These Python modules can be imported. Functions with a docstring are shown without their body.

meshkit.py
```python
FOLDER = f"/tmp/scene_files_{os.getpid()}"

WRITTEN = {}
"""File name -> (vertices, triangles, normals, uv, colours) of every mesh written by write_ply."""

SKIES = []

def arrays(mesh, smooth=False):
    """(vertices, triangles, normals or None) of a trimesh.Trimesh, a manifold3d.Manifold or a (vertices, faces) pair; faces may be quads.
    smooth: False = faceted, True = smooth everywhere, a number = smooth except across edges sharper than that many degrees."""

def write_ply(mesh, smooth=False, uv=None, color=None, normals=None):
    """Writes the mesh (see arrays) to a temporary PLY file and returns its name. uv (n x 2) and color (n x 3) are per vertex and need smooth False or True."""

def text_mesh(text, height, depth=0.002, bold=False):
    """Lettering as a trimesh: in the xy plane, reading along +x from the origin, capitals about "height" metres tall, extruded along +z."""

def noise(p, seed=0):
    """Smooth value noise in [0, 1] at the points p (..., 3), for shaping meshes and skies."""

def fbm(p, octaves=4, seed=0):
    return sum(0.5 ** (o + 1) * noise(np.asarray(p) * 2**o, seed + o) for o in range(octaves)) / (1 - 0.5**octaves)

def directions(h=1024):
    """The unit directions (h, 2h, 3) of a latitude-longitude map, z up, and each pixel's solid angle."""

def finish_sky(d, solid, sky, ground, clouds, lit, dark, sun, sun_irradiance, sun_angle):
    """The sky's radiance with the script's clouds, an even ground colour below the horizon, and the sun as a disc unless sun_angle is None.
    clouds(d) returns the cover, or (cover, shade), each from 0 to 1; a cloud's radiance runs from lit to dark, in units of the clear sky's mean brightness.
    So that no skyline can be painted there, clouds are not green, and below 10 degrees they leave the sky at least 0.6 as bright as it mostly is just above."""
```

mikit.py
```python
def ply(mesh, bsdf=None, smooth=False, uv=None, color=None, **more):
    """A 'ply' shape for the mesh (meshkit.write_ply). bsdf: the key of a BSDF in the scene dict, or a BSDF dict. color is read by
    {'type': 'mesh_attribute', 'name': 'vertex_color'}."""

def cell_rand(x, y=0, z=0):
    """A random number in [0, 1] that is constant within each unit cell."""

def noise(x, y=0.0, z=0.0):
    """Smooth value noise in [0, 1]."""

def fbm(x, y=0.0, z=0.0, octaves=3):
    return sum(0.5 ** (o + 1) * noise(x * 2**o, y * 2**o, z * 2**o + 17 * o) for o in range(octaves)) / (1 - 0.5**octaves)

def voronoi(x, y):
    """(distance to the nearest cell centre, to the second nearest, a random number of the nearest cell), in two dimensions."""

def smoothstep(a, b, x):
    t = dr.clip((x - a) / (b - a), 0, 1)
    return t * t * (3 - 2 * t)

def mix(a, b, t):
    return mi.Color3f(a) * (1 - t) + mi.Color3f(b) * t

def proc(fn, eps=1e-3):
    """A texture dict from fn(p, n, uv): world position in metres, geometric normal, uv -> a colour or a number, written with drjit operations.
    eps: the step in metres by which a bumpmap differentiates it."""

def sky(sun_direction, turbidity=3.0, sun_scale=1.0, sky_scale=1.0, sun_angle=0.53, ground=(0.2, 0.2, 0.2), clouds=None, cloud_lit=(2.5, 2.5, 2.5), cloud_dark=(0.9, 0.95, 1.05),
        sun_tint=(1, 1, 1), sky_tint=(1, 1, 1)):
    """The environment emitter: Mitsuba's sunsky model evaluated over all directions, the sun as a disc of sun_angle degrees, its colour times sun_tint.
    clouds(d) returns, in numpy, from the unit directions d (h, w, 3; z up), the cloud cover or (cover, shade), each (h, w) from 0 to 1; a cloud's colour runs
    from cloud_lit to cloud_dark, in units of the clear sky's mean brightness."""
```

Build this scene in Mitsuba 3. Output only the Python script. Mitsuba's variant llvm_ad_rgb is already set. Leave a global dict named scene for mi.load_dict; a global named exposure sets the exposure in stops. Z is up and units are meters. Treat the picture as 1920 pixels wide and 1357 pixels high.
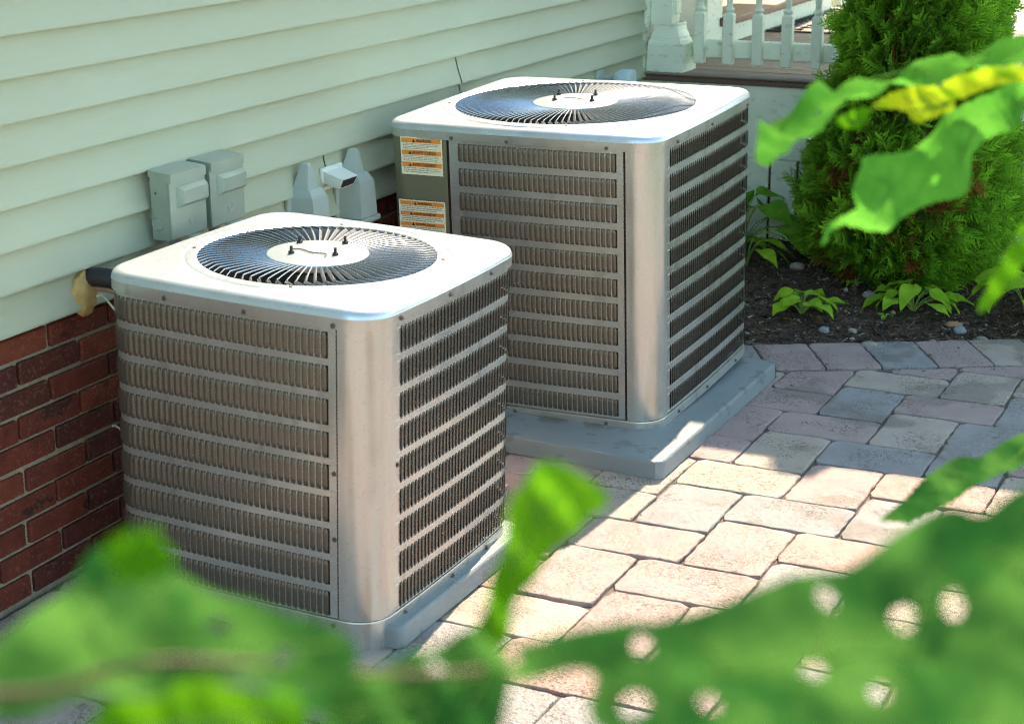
import math, random
import numpy as np, trimesh
import drjit as dr, mitsuba as mi
import mikit, meshkit
from scipy.spatial import Delaunay
import shapely
from shapely.geometry import Polygon, Point, box as sbox
from shapely import affinity

# ------------------------------------------------------------------ camera, sky, exposure
CAM = np.array([2.8184, -3.6308, 1.85])
FWD = np.array([-0.39745, 0.87216, -0.28537])
UP = np.array([-0.1159, 0.2610, 0.9584])
exposure = 3.92
scene, labels = {}, {}
scene['camera'] = {
    'type': 'thinlens', 'fov': 32.531, 'fov_axis': 'x', 'aperture_radius': 0.0054, 'focus_distance': 5.5,
    'near_clip': 0.05, 'far_clip': 400.0,
    'to_world': mi.ScalarTransform4f().look_at(origin=CAM.tolist(), target=(CAM + FWD).tolist(), up=UP.tolist())}
scene['sky_light'] = mikit.sky((-0.065, 0.9, 1.0), turbidity=3, sun_scale=0.62, sun_tint=(1.0, 0.955, 0.90), sky_tint=(1.17, 1.03, 0.74))

rng = np.random.default_rng(7)
random.seed(7)
T4 = mi.ScalarTransform4f

# ------------------------------------------------------------------ helpers
def numbered(k):
    if k not in scene and k not in labels and not any(x.startswith(k + '__') for x in USED):
        return k
    i = COUNT.get(k, 0) + 1
    COUNT[k] = i
    return f'{k}_{i:03d}'
USED, COUNT = set(), {}

def thing(name, label=None, cat=None, group=None, kind=None):
    key = name if name not in USED else None
    if key is None:
        COUNT[name] = COUNT.get(name, 0) + 1
        key = f'{name}_{COUNT[name]:03d}'
    USED.add(key)
    d = {}
    if label: d['label'] = label
    if cat: d['category'] = cat
    if group: d['group'] = group
    if kind: d['kind'] = kind
    labels[key] = d
    return key

def part(parent, name, shape, label=None, kind=None):
    k = f'{parent}__{name}'
    if k in scene:
        COUNT[k] = COUNT.get(k, 0) + 1
        k = f'{k}_{COUNT[k]:03d}'
    scene[k] = shape
    if label or kind:
        labels[k] = {}
        if label: labels[k]['label'] = label
        if kind: labels[k]['kind'] = kind
    return k

def solo(name, shape, label, cat, group=None, kind=None):
    k = thing(name, label, cat, group, kind)
    scene[k] = shape
    return k

def ply(mesh, mat, smooth=False, M=None, **kw):
    d = mikit.ply(mesh, mat, smooth=smooth, **kw)
    if M is not None:
        d['to_world'] = T4(np.asarray(M, float))
    return d

def placed(d, M):
    return {**d, 'to_world': T4(np.asarray(M, float))}

def tri(v, f):
    f = np.asarray(f, int)
    if f.ndim == 2 and f.shape[1] == 4:
        f = np.vstack([f[:, [0, 1, 2]], f[:, [0, 2, 3]]])
    return trimesh.Trimesh(np.asarray(v, float), f, process=False)

def cat(ms):
    ms = [m for m in ms if m is not None]
    vs, fs, o = [], [], 0
    for m in ms:
        vs.append(np.asarray(m.vertices)); fs.append(np.asarray(m.faces) + o); o += len(m.vertices)
    return trimesh.Trimesh(np.vstack(vs), np.vstack(fs), process=False)

def grid(P, closed_u=False, flip=False):
    """P (nu, nv, 3) -> mesh"""
    nu, nv = P.shape[:2]
    i, j = np.meshgrid(np.arange(nu if closed_u else nu - 1), np.arange(nv - 1), indexing='ij')
    i2 = (i + 1) % nu
    q = np.stack([i * nv + j, i2 * nv + j, i2 * nv + j + 1, i * nv + j + 1], -1).reshape(-1, 4)
    if flip: q = q[:, ::-1]
    return tri(P.reshape(-1, 3), q)

def cbox(lo, hi, c=0.003):
    """box with chamfered edges"""
    lo, hi = np.array(lo, float), np.array(hi, float)
    c = min(c, 0.45 * (hi - lo).min())
    pts, m = [], (lo + hi) / 2
    import itertools
    for sx, sy, sz in itertools.product((0, 1), repeat=3):
        p = np.where([sx, sy, sz], hi, lo); s = np.where([sx, sy, sz], -c, c)
        for k in range(3):
            q = p + s; q[k] = p[k]; pts.append(q)
    h = trimesh.convex.convex_hull(np.array(pts))
    return trimesh.Trimesh(h.vertices, h.faces, process=False)

def hull(pts):
    h = trimesh.convex.convex_hull(np.array(pts, float)); return trimesh.Trimesh(h.vertices, h.faces, process=False)

def tube(pts, rad, sides=8, caps=True):
    p = np.asarray(pts, float); n = len(p)
    rad = np.broadcast_to(rad, (n,))
    t = np.gradient(p, axis=0); t /= np.linalg.norm(t, axis=1, keepdims=True) + 1e-12
    ref = np.array([0, 0, 1.0]) if abs(t[:, 2]).mean() < 0.8 else np.array([1.0, 0, 0])
    a = np.cross(t, ref); a /= np.linalg.norm(a, axis=1, keepdims=True) + 1e-12
    b = np.cross(t, a); ang = np.arange(sides) * 2 * np.pi / sides
    P = p[:, None] + rad[:, None, None] * (np.cos(ang)[None, :, None] * a[:, None] + np.sin(ang)[None, :, None] * b[:, None])
    m = grid(np.transpose(P, (1, 0, 2)), closed_u=True, flip=False)
    if caps:
        v = np.vstack([m.vertices, p[:1], p[-1:]]); k = len(m.vertices); f = list(m.faces)
        for s in range(sides):
            s2 = (s + 1) % sides
            f.append([k, s * n, s2 * n]); f.append([k + 1, s2 * n + n - 1, s * n + n - 1])
        m = tri(v, f)
    return m

def spline(pts, n=24):
    from scipy.interpolate import CubicSpline
    p = np.asarray(pts, float); t = np.linspace(0, 1, len(p))
    return CubicSpline(t, p)(np.linspace(0, 1, n))

def lathe(prof, n=24, c=(0, 0, 0)):
    prof = np.asarray(prof, float); a = np.arange(n) * 2 * np.pi / n
    P = np.stack([prof[None, :, 0] * np.cos(a)[:, None] + c[0], prof[None, :, 0] * np.sin(a)[:, None] + c[1], np.broadcast_to(prof[None, :, 1] + c[2], (n, len(prof)))], -1)
    return grid(P, closed_u=True)

def prism(poly, z0, z1):
    m = trimesh.creation.extrude_polygon(Polygon(poly) if not hasattr(poly, 'exterior') else poly, z1 - z0, engine='earcut'); m.apply_translation([0, 0, z0]); return m

def mat4(R=None, t=(0, 0, 0)):
    M = np.eye(4)
    if R is not None: M[:3, :3] = R
    M[:3, 3] = t
    return M

def euler(yaw, tx, ty):
    c, s = np.cos(yaw), np.sin(yaw)
    Z = np.array([[c, -s, 0], [s, c, 0], [0, 0, 1]])
    X = np.array([[1, 0, 0], [0, np.cos(tx), -np.sin(tx)], [0, np.sin(tx), np.cos(tx)]])
    Y = np.array([[np.cos(ty), 0, np.sin(ty)], [0, 1, 0], [-np.sin(ty), 0, np.cos(ty)]])
    return Z @ X @ Y

# ------------------------------------------------------------------ materials
def mat(name, **kw):
    scene[name] = {'type': 'twosided', 'bsdf': {'type': 'principled', **kw}}
    return name
def rgb(*c): return {'type': 'rgb', 'value': list(c)}
def bump(name, tex, scale, **kw):
    scene[name] = {'type': 'twosided', 'bsdf': {'type': 'bumpmap', 'arbitrary': {**tex}, 'scale': scale, 'bsdf': {'type': 'principled', **kw}}}
    return name
fbm, noise, mix, sst, vor = mikit.fbm, mikit.noise, mikit.mix, mikit.smoothstep, mikit.voronoi
def f_metal(p, n, uv):
    g = fbm(p.x * 5, p.y * 5, p.z * 2.5, 3)
    s = noise(p.x * 60, p.y * 60, p.z * 6)
    c = mix((0.47, 0.475, 0.455), (0.57, 0.575, 0.55), g * 0.8 + s * 0.2)
    st = sst(0.56, 0.80, noise(p.x * 42, p.y * 42, p.z * 1.7) * 0.6 + fbm(p.x * 8, p.y * 8, p.z * 5, 3) * 0.4)
    sp = sst(0.76, 0.83, noise(p.x * 170, p.y * 170, p.z * 170))
    return mix(mix(c, (0.30, 0.285, 0.24), st * 0.55), (0.26, 0.23, 0.18), sp * 0.18)
def f_metal_rough(p, n, uv):
    return 0.17 + 0.22 * fbm(p.x * 14, p.y * 14, p.z * 9, 3)
mat('m_metal', base_color=mikit.proc(f_metal), metallic=0.72, roughness=mikit.proc(f_metal_rough), specular=0.5)
mat('m_louver', base_color=rgb(0.115, 0.100, 0.078), metallic=0.5, roughness=0.30)
def f_top(p, n, uv):
    d = sst(0.52, 0.72, fbm(p.x * 9, p.y * 9, p.z * 9, 4))
    sp = sst(0.77, 0.84, noise(p.x * 130, p.y * 130, p.z * 130)); w = sst(0.48, 0.60, fbm(p.x * 3.1 + 7, p.y * 3.1, 0, 4))
    c = mix(mix((0.58, 0.65, 0.73), (0.48, 0.53, 0.59), d * 0.6), (0.51, 0.57, 0.63), w * 0.5)
    return mix(c, (0.32, 0.30, 0.27), sp * 0.3)
mat('m_top', base_color=mikit.proc(f_top), metallic=0.65, roughness=0.30)
mat('m_dark_metal', base_color=rgb(0.07, 0.075, 0.085), metallic=0.6, roughness=0.4)
mat('m_blade', base_color=rgb(0.15, 0.155, 0.16), metallic=0.0, roughness=0.6, specular=0.3)
mat('m_panel', base_color=rgb(0.185, 0.18, 0.115), metallic=0.2, roughness=0.36)
mat('m_coil', base_color=rgb(0.115, 0.082, 0.062), roughness=0.7)
mat('m_screw', base_color=rgb(0.16, 0.15, 0.14), metallic=0.8, roughness=0.4)
mat('m_black', base_color=rgb(0.018, 0.018, 0.02), roughness=0.55)
mat('m_label', base_color=rgb(0.80, 0.76, 0.55), roughness=0.35)
mat('m_orange', base_color=rgb(0.80, 0.26, 0.04), roughness=0.4)
mat('m_print', base_color=rgb(0.25, 0.22, 0.16), roughness=0.6)
def f_pad(p, n, uv):
    g = fbm(p.x * 7, p.y * 7, p.z * 7, 4); k = sst(0.62, 0.75, fbm(p.x * 23 + 4, p.y * 23, p.z * 20, 3))
    c = mix((0.150, 0.178, 0.192), (0.205, 0.235, 0.248), g)
    c = mix(c, (0.09, 0.10, 0.10), k * 0.5)
    dirt = sst(0.44, 0.60, fbm(p.x * 14 + 8, p.y * 14, 0, 4)) * sst(0.9, 0.98, n.z) * sst(1.24, 1.32, p.y) * sst(1.05, 0.85, p.x)
    return mix(c, (0.05, 0.042, 0.022), dirt * 0.7)
def f_pad_b(p, n, uv): return fbm(p.x * 150, p.y * 150, p.z * 150, 3) + 2 * fbm(p.x * 9, p.y * 9, p.z * 9, 2)
bump('m_pad', mikit.proc(f_pad_b), 0.0016, base_color=mikit.proc(f_pad), roughness=0.55, specular=0.5)
def f_side(p, n, uv):
    g = fbm(p.y * 2.0, p.z * 4, 0, 3); grain = fbm(p.y * 14, p.z * 170, 3, 3)
    return mix((0.375, 0.405, 0.285), (0.435, 0.462, 0.338), g * 0.7 + grain * 0.3)
def f_side_b(p, n, uv): return fbm(p.y * 22, p.z * 260, 3, 3)
bump('m_siding', mikit.proc(f_side_b, eps=8e-4), 0.0006, base_color=mikit.proc(f_side), roughness=0.5, specular=0.4)
BRICKS = []
for i, (a, b) in enumerate([((0.080, 0.012, 0.006), (0.155, 0.026, 0.011)), ((0.045, 0.008, 0.005), (0.095, 0.016, 0.008)), ((0.11, 0.020, 0.008), (0.20, 0.042, 0.017))]):
    def f_brick(p, n, uv, a=a, b=b):
        g = fbm(p.y * 24, p.z * 30, p.x * 30, 4); s = sst(0.70, 0.80, noise(p.y * 210, p.z * 210, p.x * 210))
        c = mix(a, b, g)
        w = sst(0.66, 0.76, fbm(p.y * 13 + 5, p.z * 17, 1, 4))
        c = mix(c, (0.025, 0.008, 0.006), w * 0.8)
        return mix(c, (0.30, 0.18, 0.13), s * 0.22)
    def f_brick_b(p, n, uv): return fbm(p.y * 90, p.z * 90, p.x * 90, 4)
    BRICKS.append(bump(f'm_brick{i}', mikit.proc(f_brick_b), 0.004, base_color=mikit.proc(f_brick), roughness=0.8))
def f_mortar(p, n, uv):
    return mix((0.22, 0.19, 0.13), (0.42, 0.37, 0.27), fbm(p.y * 60, p.z * 80, p.x * 60, 4))
def f_mortar_b(p, n, uv): return fbm(p.y * 130, p.z * 130, p.x * 130, 3)
bump('m_mortar', mikit.proc(f_mortar_b), 0.004, base_color=mikit.proc(f_mortar), roughness=0.9)
PAVERS = []
for i, (a, b) in enumerate([((0.250, 0.182, 0.175), (0.330, 0.250, 0.238)), ((0.185, 0.180, 0.186), (0.262, 0.255, 0.260)), ((0.275, 0.172, 0.155), (0.360, 0.236, 0.212)), ((0.285, 0.232, 0.196), (0.370, 0.314, 0.270))]):
    def f_pav(p, n, uv, a=a, b=b):
        g = fbm(p.x * 11 + 3, p.y * 11, p.z * 11, 4)
        c = mix(a, b, g)
        pit = sst(0.50, 0.74, 0.6 * noise(p.x * 190, p.y * 190, p.z * 190) + 0.4 * noise(p.x * 430, p.y * 430, p.z * 430)) * sst(0.38, 0.66, fbm(p.x * 9, p.y * 9, 2, 3))
        spk = sst(0.72, 0.80, noise(p.x * 330 + 9, p.y * 330, p.z * 330))
        st = sst(0.55, 0.72, fbm(p.x * 5.3 + 11, p.y * 5.3, 4, 4))
        c = mix(c, (0.12, 0.10, 0.085), st * 0.55)
        c = mix(c, (0.07, 0.052, 0.042), pit * 0.8)
        return mix(c, (0.5, 0.46, 0.42), spk * 0.25)
    def f_pav_b(p, n, uv): return fbm(p.x * 120, p.y * 120, p.z * 120, 4) + 0.5 * sst(0.6, 0.8, noise(p.x * 150, p.y * 150, p.z * 150)) * -1
    PAVERS.append(bump(f'm_paver{i}', mikit.proc(f_pav_b), 0.0035, base_color=mikit.proc(f_pav), roughness=0.75))
def f_sand(p, n, uv): return mix((0.05, 0.04, 0.03), (0.15, 0.12, 0.09), fbm(p.x * 60, p.y * 60, 0, 4))
mat('m_sand', base_color=mikit.proc(f_sand), roughness=0.95)
def f_soil(p, n, uv):
    g = fbm(p.x * 30, p.y * 30, p.z * 30, 4); s = sst(0.74, 0.82, noise(p.x * 190, p.y * 190, p.z * 190))
    c = mix((0.014, 0.009, 0.006), (0.075, 0.047, 0.030), g)
    return mix(c, (0.26, 0.24, 0.21), s * 0.5)
def f_soil_b(p, n, uv): return fbm(p.x * 70, p.y * 70, 0, 4)
bump('m_soil', mikit.proc(f_soil_b), 0.02, base_color=mikit.proc(f_soil), roughness=0.95)
mat('m_chip', base_color={'type': 'mesh_attribute', 'name': 'vertex_color'}, roughness=0.85)
def f_stone(p, n, uv): return mix((0.15, 0.14, 0.115), (0.30, 0.28, 0.235), fbm(p.x * 45, p.y * 45, p.z * 45, 4))
mat('m_stone', base_color=mikit.proc(f_stone), roughness=0.7)
mat('m_stone_tan', base_color=rgb(0.30, 0.17, 0.09), roughness=0.7)
mat('m_stone_blue', base_color=rgb(0.19, 0.22, 0.235), roughness=0.7)
def f_box(p, n, uv): return mix((0.27, 0.325, 0.265), (0.35, 0.40, 0.335), fbm(p.x * 14, p.y * 14, p.z * 14, 3))
mat('m_box', base_color=mikit.proc(f_box), metallic=0.25, roughness=0.38)
mat('m_cover', base_color=rgb(0.36, 0.42, 0.38), roughness=0.42, specular=0.5)
mat('m_hood', base_color=rgb(0.72, 0.74, 0.68), roughness=0.45)
mat('m_conduit', base_color=rgb(0.30, 0.29, 0.30), roughness=0.5)
def f_white(p, n, uv):
    g = fbm(p.x * 12, p.y * 12, p.z * 12, 4); d = sst(0.62, 0.74, fbm(p.x * 30 + 3, p.y * 30, p.z * 40, 3))
    return mix(mix((0.70, 0.76, 0.60), (0.78, 0.83, 0.69), g), (0.40, 0.39, 0.30), d * 0.35)
mat('m_white', base_color=mikit.proc(f_white), roughness=0.5)
def f_deck(p, n, uv):
    g = fbm(p.x * 6, p.y * 120, p.z * 120, 4); c = mix((0.16, 0.115, 0.095), (0.27, 0.20, 0.165), g)
    return mix(c, (0.30, 0.26, 0.24), sst(0.6, 0.75, fbm(p.x * 4, p.y * 6, 0, 3)) * 0.4)
mat('m_deck', base_color=mikit.proc(f_deck), roughness=0.65)
def f_tread(p, n, uv): return mix((0.20, 0.11, 0.07), (0.34, 0.20, 0.13), fbm(p.x * 50, p.y * 5, p.z * 50, 4))
mat('m_tread', base_color=mikit.proc(f_tread), roughness=0.6)
mat('m_fascia', base_color=rgb(0.125, 0.078, 0.058), roughness=0.6)
mat('m_rubber', base_color=rgb(0.022, 0.024, 0.028), roughness=0.55)
def f_foam(p, n, uv): return mix((0.36, 0.22, 0.06), (0.62, 0.44, 0.18), fbm(p.x * 40, p.y * 40, p.z * 40, 4))
mat('m_foam', base_color=mikit.proc(f_foam), roughness=0.8)
mat('m_wire', base_color=rgb(0.55, 0.56, 0.36), roughness=0.5)
mat('m_copper', base_color=rgb(0.33, 0.22, 0.16), metallic=0.3, roughness=0.5)
def f_drive(p, n, uv):
    return mix((0.40, 0.37, 0.33), (0.5, 0.47, 0.43), fbm(p.x * 2, p.y * 2, 0, 4))
mat('m_drive', base_color=mikit.proc(f_drive), roughness=0.85)
def f_lawn(p, n, uv): return mix((0.035, 0.065, 0.018), (0.075, 0.115, 0.035), fbm(p.x * 7, p.y * 7, 0, 4))
mat('m_lawn', base_color=mikit.proc(f_lawn), roughness=0.9)
def leafmat(name, a, b, trans, rough=0.42):
    def f(p, n, uv): return mix(a, b, sst(0.25, 0.75, fbm(p.x * 30, p.y * 30, p.z * 30, 4)))
    scene[name] = {'type': 'principledthin', 'base_color': mikit.proc(f), 'roughness': rough, 'diff_trans': trans, 'eta': 1.45}
    return name
leafmat('m_leaf', (0.024, 0.120, 0.024), (0.115, 0.30, 0.055), 1.1, 0.26)
leafmat('m_leaf_mid', (0.07, 0.27, 0.03), (0.13, 0.40, 0.05), 1.1, 0.26)
leafmat('m_vein', (0.12, 0.26, 0.05), (0.18, 0.33, 0.08), 0.8, 0.4)
leafmat('m_leaf_lime', (0.085, 0.27, 0.006), (0.13, 0.34, 0.012), 1.1, 0.45)
leafmat('m_leaf_yellow', (0.22, 0.46, 0.015), (0.70, 0.76, 0.025), 1.25, 0.4)
leafmat('m_vine', (0.26, 0.50, 0.03), (0.38, 0.62, 0.05), 0.9, 0.5)
leafmat('m_hosta', (0.14, 0.36, 0.03), (0.22, 0.46, 0.05), 0.9, 0.45)
scene['m_foliage'] = {'type': 'principledthin', 'base_color': {'type': 'mesh_attribute', 'name': 'vertex_color'}, 'roughness': 0.55, 'diff_trans': 0.9, 'eta': 1.4}
mat('m_bark', base_color=rgb(0.09, 0.055, 0.035), roughness=0.9)
mat('m_stem', base_color=rgb(0.085, 0.060, 0.022), roughness=0.6)
mat('m_stem_green', base_color=rgb(0.17, 0.27, 0.05), roughness=0.6)
mat('m_core', base_color=rgb(0.02, 0.022, 0.012), roughness=1.0)
scene['m_clear'] = {'type': 'thindielectric'}
mat('m_lens', base_color=rgb(0.55, 0.68, 0.72), roughness=0.2, specular=0.6)
# ------------------------------------------------------------------ ground, patio, bed, house wall
ground = solo('lawn', ply(tri([[-150, -150, -.09], [150, -150, -.09], [150, 150, -.09], [-150, 150, -.09]], [[0, 1, 2, 3]]), 'm_lawn'),
              'green lawn around the brick patio', 'lawn', kind='structure')
patio = thing('patio', 'patio of tumbled grey and buff concrete pavers', 'patio', kind='structure')
scene[patio] = ply(cbox([-0.02, -5.2, -.08], [4.6, 3.4, -.011], .004), 'm_sand')

def edge_y(x): return 2.604 + 0.528 * (x - 0.962)
ED = np.array([1, 0.528]) / math.hypot(1, 0.528); EN = np.array([ED[1], -ED[0]])     # along the bed edge, towards the patio

def paver_mesh(poly, h=0.04, c=0.0055, seed=0, dz=0.0):
    r = np.random.default_rng(seed)
    poly = poly.buffer(-0.0125).buffer(0.0106, quad_segs=3)
    if poly.is_empty or poly.geom_type != 'Polygon' or poly.area < .0015: return None
    L = poly.exterior.length; n = int(np.clip(L / 0.035, 14, 34))
    P = np.array([poly.exterior.interpolate(k / n, normalized=True).coords[0] for k in range(n)])
    if not poly.exterior.is_ccw: P = P[::-1]
    ce = np.array(poly.centroid.coords[0]); d = P - ce; dn = d / np.linalg.norm(d, axis=1, keepdims=True)
    P = P + dn * (r.random((n, 1)) - 0.6) * 0.0062
    tx, ty = r.normal(0, .006, 2)
    def z(Q, z0): return np.column_stack([Q, z0 + dz + (Q - ce) @ [tx, ty]])
    rings = [z(P, -h), z(P, -c * 1.6), z(P - dn * c * .5, -c * .45), z(P - dn * c * 1.6, 0 + r.normal(0, .0006, n) - .0004)]
    m = np.stack(rings, 1); g = grid(m, closed_u=True)
    v = np.vstack([g.vertices, [[*ce, dz + .0006]]]); k = len(g.vertices)
    f = list(g.faces) + [[i * 4 + 3, ((i + 1) % n) * 4 + 3, k] for i in range(n)]
    return tri(v, f)

ux, uy = 0.1125, 0.1155
V0 = np.array([1.203, 0.727])
far_border = Polygon([(x, edge_y(x)) for x in (-.5, 6)] + [(6, 9), (-.5, 9)])
border_in = Polygon([(x, edge_y(x) - 0.355 / ED[0]) for x in (-.5, 6)] + [(6, 9), (-.5, 9)])
field = sbox(0.005, -5.1, 4.55, 4).difference(border_in.buffer(.002))
cells = []
for i in range(-40, 40):
    for j in range(-40, 40):
        o = V0 + np.array([(3 * i + 2 * j) * ux, (3 * i - 2 * j) * uy])
        if not (-.6 < o[0] < 4.8 and -5.8 < o[1] < 4): continue
        cells.append(sbox(o[0], o[1], o[0] + 2 * ux, o[1] + 3 * uy))
        cells.append(sbox(o[0] + 2 * ux, o[1] + uy, o[0] + 5 * ux, o[1] + 3 * uy))
def sees(p, m=0.12):
    d = np.array([*p, 0]) - CAM; r = np.cross(FWD, UP); z = d @ FWD
    return z > 0 and abs(d @ r / z) < .2918 * (1 + m) and abs(d @ UP / z) < .2062 * (1 + m)
rest = []
pr = np.random.default_rng(5)
for c in cells:
    g = c.intersection(field)
    if g.is_empty or g.geom_type != 'Polygon' or g.area < .004: continue
    ce = g.centroid.coords[0]
    m = paver_mesh(affinity.rotate(g, -1.2 + pr.normal(0, .5)), seed=int(abs(ce[0] * 917 + ce[1] * 7919) * 10), dz=pr.normal(0, .0012))
    if m is None: continue
    t = pr.choice(4, p=[.34, .24, .20, .22])
    if sees(ce): part(patio, 'paver', ply(m, PAVERS[t], smooth=38))
    else: rest.append((t, m))
for t in range(4):
    part(patio, 'paver_field', ply(cat([m for k, m in rest if k == t]), PAVERS[t], smooth=38), kind='stuff')
w = 0.208; s0 = np.array([0.982, edge_y(0.982)])
for k in range(-6, 16):
    a = s0 + ED * w * k; b = a + ED * w
    skew = math.radians(-66 + 90 - math.degrees(math.atan2(.528, 1)))
    q = Polygon([a, b, b + EN * .345, a + EN * .345])
    m = paver_mesh(q, seed=900 + k, dz=.002 + pr.normal(0, .001))
    part(patio, 'border_paver', ply(m, PAVERS[pr.choice(4, p=[.4, .4, .15, .05])], smooth=38))

lit = []
lr_ = np.random.default_rng(77)
for k in range(70):
    x, y = lr_.uniform(.95, 3.2), lr_.uniform(-1.6, 2.6)
    if lr_.random() < .5: y = edge_y(x) - abs(lr_.normal(0, .25)) - .03
    if y > edge_y(x) - .01: continue
    a = lr_.uniform(0, 6.28); L = lr_.uniform(.006, .030); w_ = L * lr_.uniform(.12, .5); h_ = lr_.uniform(.002, .006)
    q = np.array([[-L / 2, 0, .001], [0, -w_ / 2, h_], [L / 2, 0, .001], [0, w_ / 2, h_ * .4], [0, 0, h_ * .2]]) @ euler(a, 0, 0).T + [x, y, .002]
    lit.append(tri(q, [[0, 1, 4], [1, 2, 4], [2, 3, 4], [3, 0, 4]]))
solo('leaf_litter', ply(cat(lit), 'm_stem'), 'scattered bits of dry leaf and twig on the pavers', 'leaf litter', kind='stuff')

# bed of dark soil between the border pavers and the porch
def soil_z(x, y):
    e = np.clip((y - edge_y(x)) / .5, 0, 1)
    q = np.stack([x * 9, y * 9, 0 * x], -1)
    q2 = np.stack([x * 45, y * 45, 0 * x + 3], -1)
    return -.012 + .045 * e + .10 * np.clip((y - 3.2) / 1.3, 0, 1) + .022 * (meshkit.fbm(q, 3) - .5) + .014 * (meshkit.noise(q2) - .5)
xs, vs = np.linspace(-.02, 4.6, 190), np.linspace(0, 1, 150)
X, V = np.meshgrid(xs, vs, indexing='ij'); E0 = edge_y(X) + .004; Y = E0 + (5.2 - E0) * V
bed = solo('garden_bed', ply(grid(np.stack([X, Y, soil_z(X, Y)], -1)), 'm_soil', smooth=True), 'bed of dark soil between patio and porch', 'garden bed', kind='structure')
chips, cols = [], []
r = np.random.default_rng(21)
for k in range(7000):
    x = r.uniform(.2, 3.0); y = edge_y(x) + .03 + (4.2 - edge_y(x)) * r.random() ** 1.1
    L, w_, t = r.uniform(.008, .045), r.uniform(.003, .011), r.uniform(.002, .005)
    if r.random() < .25: L, w_, t = r.uniform(.004, .009), r.uniform(.004, .008), r.uniform(.003, .006)
    b = np.array([[sx * L / 2 * (1 if sy > 0 else r.uniform(.6, 1)), sy * w_ / 2, sz * t / 2] for sx in (-1, 1) for sy in (-1, 1) for sz in (-1, 1)])
    b = b @ euler(r.uniform(0, 6.28), r.normal(0, .3), r.normal(0, .3)).T + [x, y, float(soil_z(np.array(x), np.array(y))) + t * .5]
    f = [[0, 1, 3, 2], [4, 6, 7, 5], [0, 4, 5, 1], [2, 3, 7, 6], [0, 2, 6, 4], [1, 5, 7, 3]]
    chips.append(tri(b, f))
    u = r.random()
    col = (.02, .014, .010) if u < .5 else (.07, .04, .024) if u < .78 else (.16, .09, .05) if u < .93 else (.22, .20, .17)
    cols.append(np.tile(np.array(col) * r.uniform(.7, 1.3), (8, 1)))
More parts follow.
